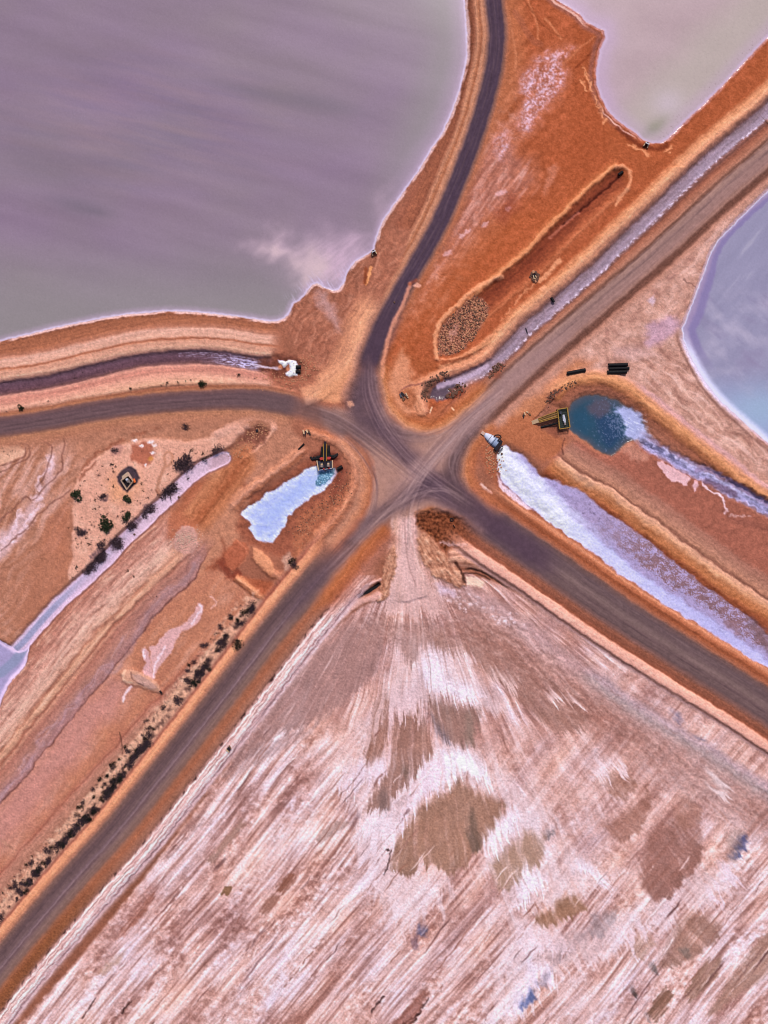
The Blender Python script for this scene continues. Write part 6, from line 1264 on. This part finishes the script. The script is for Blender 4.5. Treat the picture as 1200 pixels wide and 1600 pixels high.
for a in [(166,819,12,GREEN,'largest round dark green shrub on the sandy islet'),(123,774,8.5,GREEN,'round green shrub at the left edge of the sandy islet'),(199,781.5,7,GREEN,'round green shrub just below the concrete hut'),(201,807,8,GREEN,'green shrub right of the largest shrub on the islet'),
          (33,637.5,5,GREEN,'green shrub at the left end of the west road verge'),(317,600,6,GREEN,'green shrub on the verge above the middle of the west road'),(373,587,3.6,DARK,'small dark shrub on peach ground above the west road bend'),(371,1006,10,DARK,'large dark round bush at the top of the roadside scrub'),
          (457,877,8,DARK,'dark bush in the corner bank below the short salt bed'),(462,884,6,DRY,'grey dry bush just below the dark bush in the corner bank'),(205,608,3,DARK,'dark shrub on the left part of the west road verge')]:
    shrub(*a)
for px, py, r, sx, lb in [(284,730,11,1.0,'large purple grey dry thicket right of the hut, left half'),(296,722,11,1.0,'large purple grey dry thicket right of the hut, right half'),(265,768,12,1.3,'wide dry thicket at the canal edge below the worn loop'),(259,772,8,1.2,'dry bush tucked into the left of the canal edge thicket'),(340,703,7,1.2,'dry grey bush at the canal head'),
                          (163,778,6,1.2,'pale grey dry bush left of the green shrub below the hut'),(235,795,9,1.4,'long dry bush by the canal right of the green shrubs'),(226,804,8,1.2,'dry bush below the long dry bush by the canal'),(201,820,9,1.2,'dry bush directly under the right green shrub'),(208,823,7,1,'smaller dry bush beside the one under the green shrub'),
                          (178,847,11,1.3,'dry bush in the middle of the lower islet thicket'),(186,855,9,1.1,'dry bush at the canal side of the middle thicket'),(158,868,11,1.2,'dark dry bush in the lower left thicket'),(151,877,11,1.2,'dry bush at the centre of the lower left thicket'),(162,853,9,1.1,'dry bush at the top of the lower left thicket'),(142,886,9,1.1,'dry bush below the centre of the lower left thicket'),(137,893,7,1.1,'lowest dry bush of the islet thicket'),(124,830,7,1.1,'greyish dry bush at the far left below the hut'),(133,835,6,1.1,'dark dry bush beside the far left one'),(292,668,6,1.3,'dry bush between the west road and the islet'),(182,705,6,1,'faint dry bush above the hut')]:
    shrub(px-1.5, py-1.5, r*(1.02 if px > 255 and py > 700 else .85), DRY, lb, None, sx)
def inisl(x, y): return inpoly([(130,735),(118,760),(114,800),(116,850),(112,895),(150,890),(200,840),(260,775),(320,722),(340,705),(310,700),(270,705),(215,725),(170,720)], x, y)
n = 0
fixed = [(175,726,3.5),(180,729,3),(178,737,2.5),(154,742,3),(169,748,2.5),(133,752,2.2),(159,758,1.6),(178,760,3),(222,756,3.2),(224,767,2.4),(149,781,2.4),(155,792,2.4),(149,795,2.2),(228,779,2),(232,778,2),(193,799,2.4),(300,704,4),(317,709,3.5),(330,710,3),(318,717,6),(324,712,3.5),(293,748,3),(120,886,3.4),(128,892,2.6),(113,902,2),(107,825,1.8),(140,828,2),(144,820,1.8),(148,823,1.6),(140,850,4),(136,842,3),(128,848,2),(122,850,2),(141,815,1.8),(150,815,1.5),(168,803,2.6),(158,805,2.2),(183,807,3),(200,892,3),(210,900,2.4),(245,932,1.6),(222,705,1.5)]
isl_lb = 'small dark shrub dotted on the pale sandy islet'
for px, py, r in fixed: shrub(px, py, r*1.15, SMALL, isl_lb, 'small shrubs dotted over the islet')
while n < 75:
    x, y = rnd.uniform(110,340), rnd.uniform(700,900)
    if inisl(x, y) and rnd.random() < (.85 if 800 < y < 870 and x < 190 else .3) and math.hypot(x-200, y-749) > 22:
        shrub(x, y, rnd.choice([.9,1.1,1.3,1.6,2.0]), SMALL, isl_lb, 'small shrubs dotted over the islet'); n += 1
for px, py, r in [(12,644,2.2),(116,591,1.6),(165,591,1.5),(77,627,1.8),(48,635,1.2),(262,599,3.2),(256,600,1.8),(253,602,1.6),(279,598,2.8),(291,596,1.6),(299,595,2),(218,606,1.4),(6,705,1.5),(19,704,1.8),(12,710,1.2),(24,705,1.4),(14,712,1.4),(17,706,1.2),(5,700,1.2),(346,599,1.2),(398,592,1.4),(128,582,1.2)]:
    shrub(px, py, r*1.1, SMALL, 'tiny dark shrub dotted on the pale ground beside the west road', 'tiny shrubs along the west road')
hedge_lb = 'dark scrubby bush in the strip along the south-west road'
HL = smooth_line(L_SW, 8); hs_ = []; acc = 0
for i in range(len(HL)-1): hs_.append((acc, HL[i], HL[i+1])); acc += math.hypot(*(HL[i+1]-HL[i]))
def hedge(x0y, off):
    # point at a given southing y on the road line, moved to the north-west by off
    for s0, a, b in hs_:
        if min(a[1], b[1]) <= x0y <= max(a[1], b[1]):
            t = (x0y-a[1])/(b[1]-a[1]); p = a+(b-a)*t; d = (b-a)/np.hypot(*(b-a)); return p[0]+d[1]*off, p[1]-d[0]*off
    return None
cnt = 0; cl = [rnd.uniform(960,1540) for _ in range(34)]
while cnt < 290:
    y = rnd.gauss(rnd.choice(cl), 9) if rnd.random() < .75 else rnd.uniform(955,1545)
    near = rnd.random() < .62
    off = rnd.gauss(52, 3.0) if near else rnd.uniform(55, 76)
    p = hedge(y, off)
    if p is None or p[1] < 938 or p[0] < -8 or p[0] > 424: continue
    r = rnd.choice([2.2,2.8,3.4,4.2,5,6.5]) if near else rnd.choice([1.4,1.9,2.5,3.5,4.5])
    kd = (DRY if rnd.random() < .6 else DARK) if r > 2.6 else SMALL
    lb, gp = {id(DRY): ('brownish grey dry bush in the scrub strip along the south-west road', 'dry bushes along the south-west road'), id(DARK): ('dark green bush in the scrub strip along the south-west road', 'dark bushes along the south-west road')}.get(id(kd), ('very small shrub in the scrub strip along the south-west road', 'small shrubs along the south-west road'))
    shrub(p[0], p[1], r, kd, lb, gp, rnd.uniform(1, 1.4)); cnt += 1
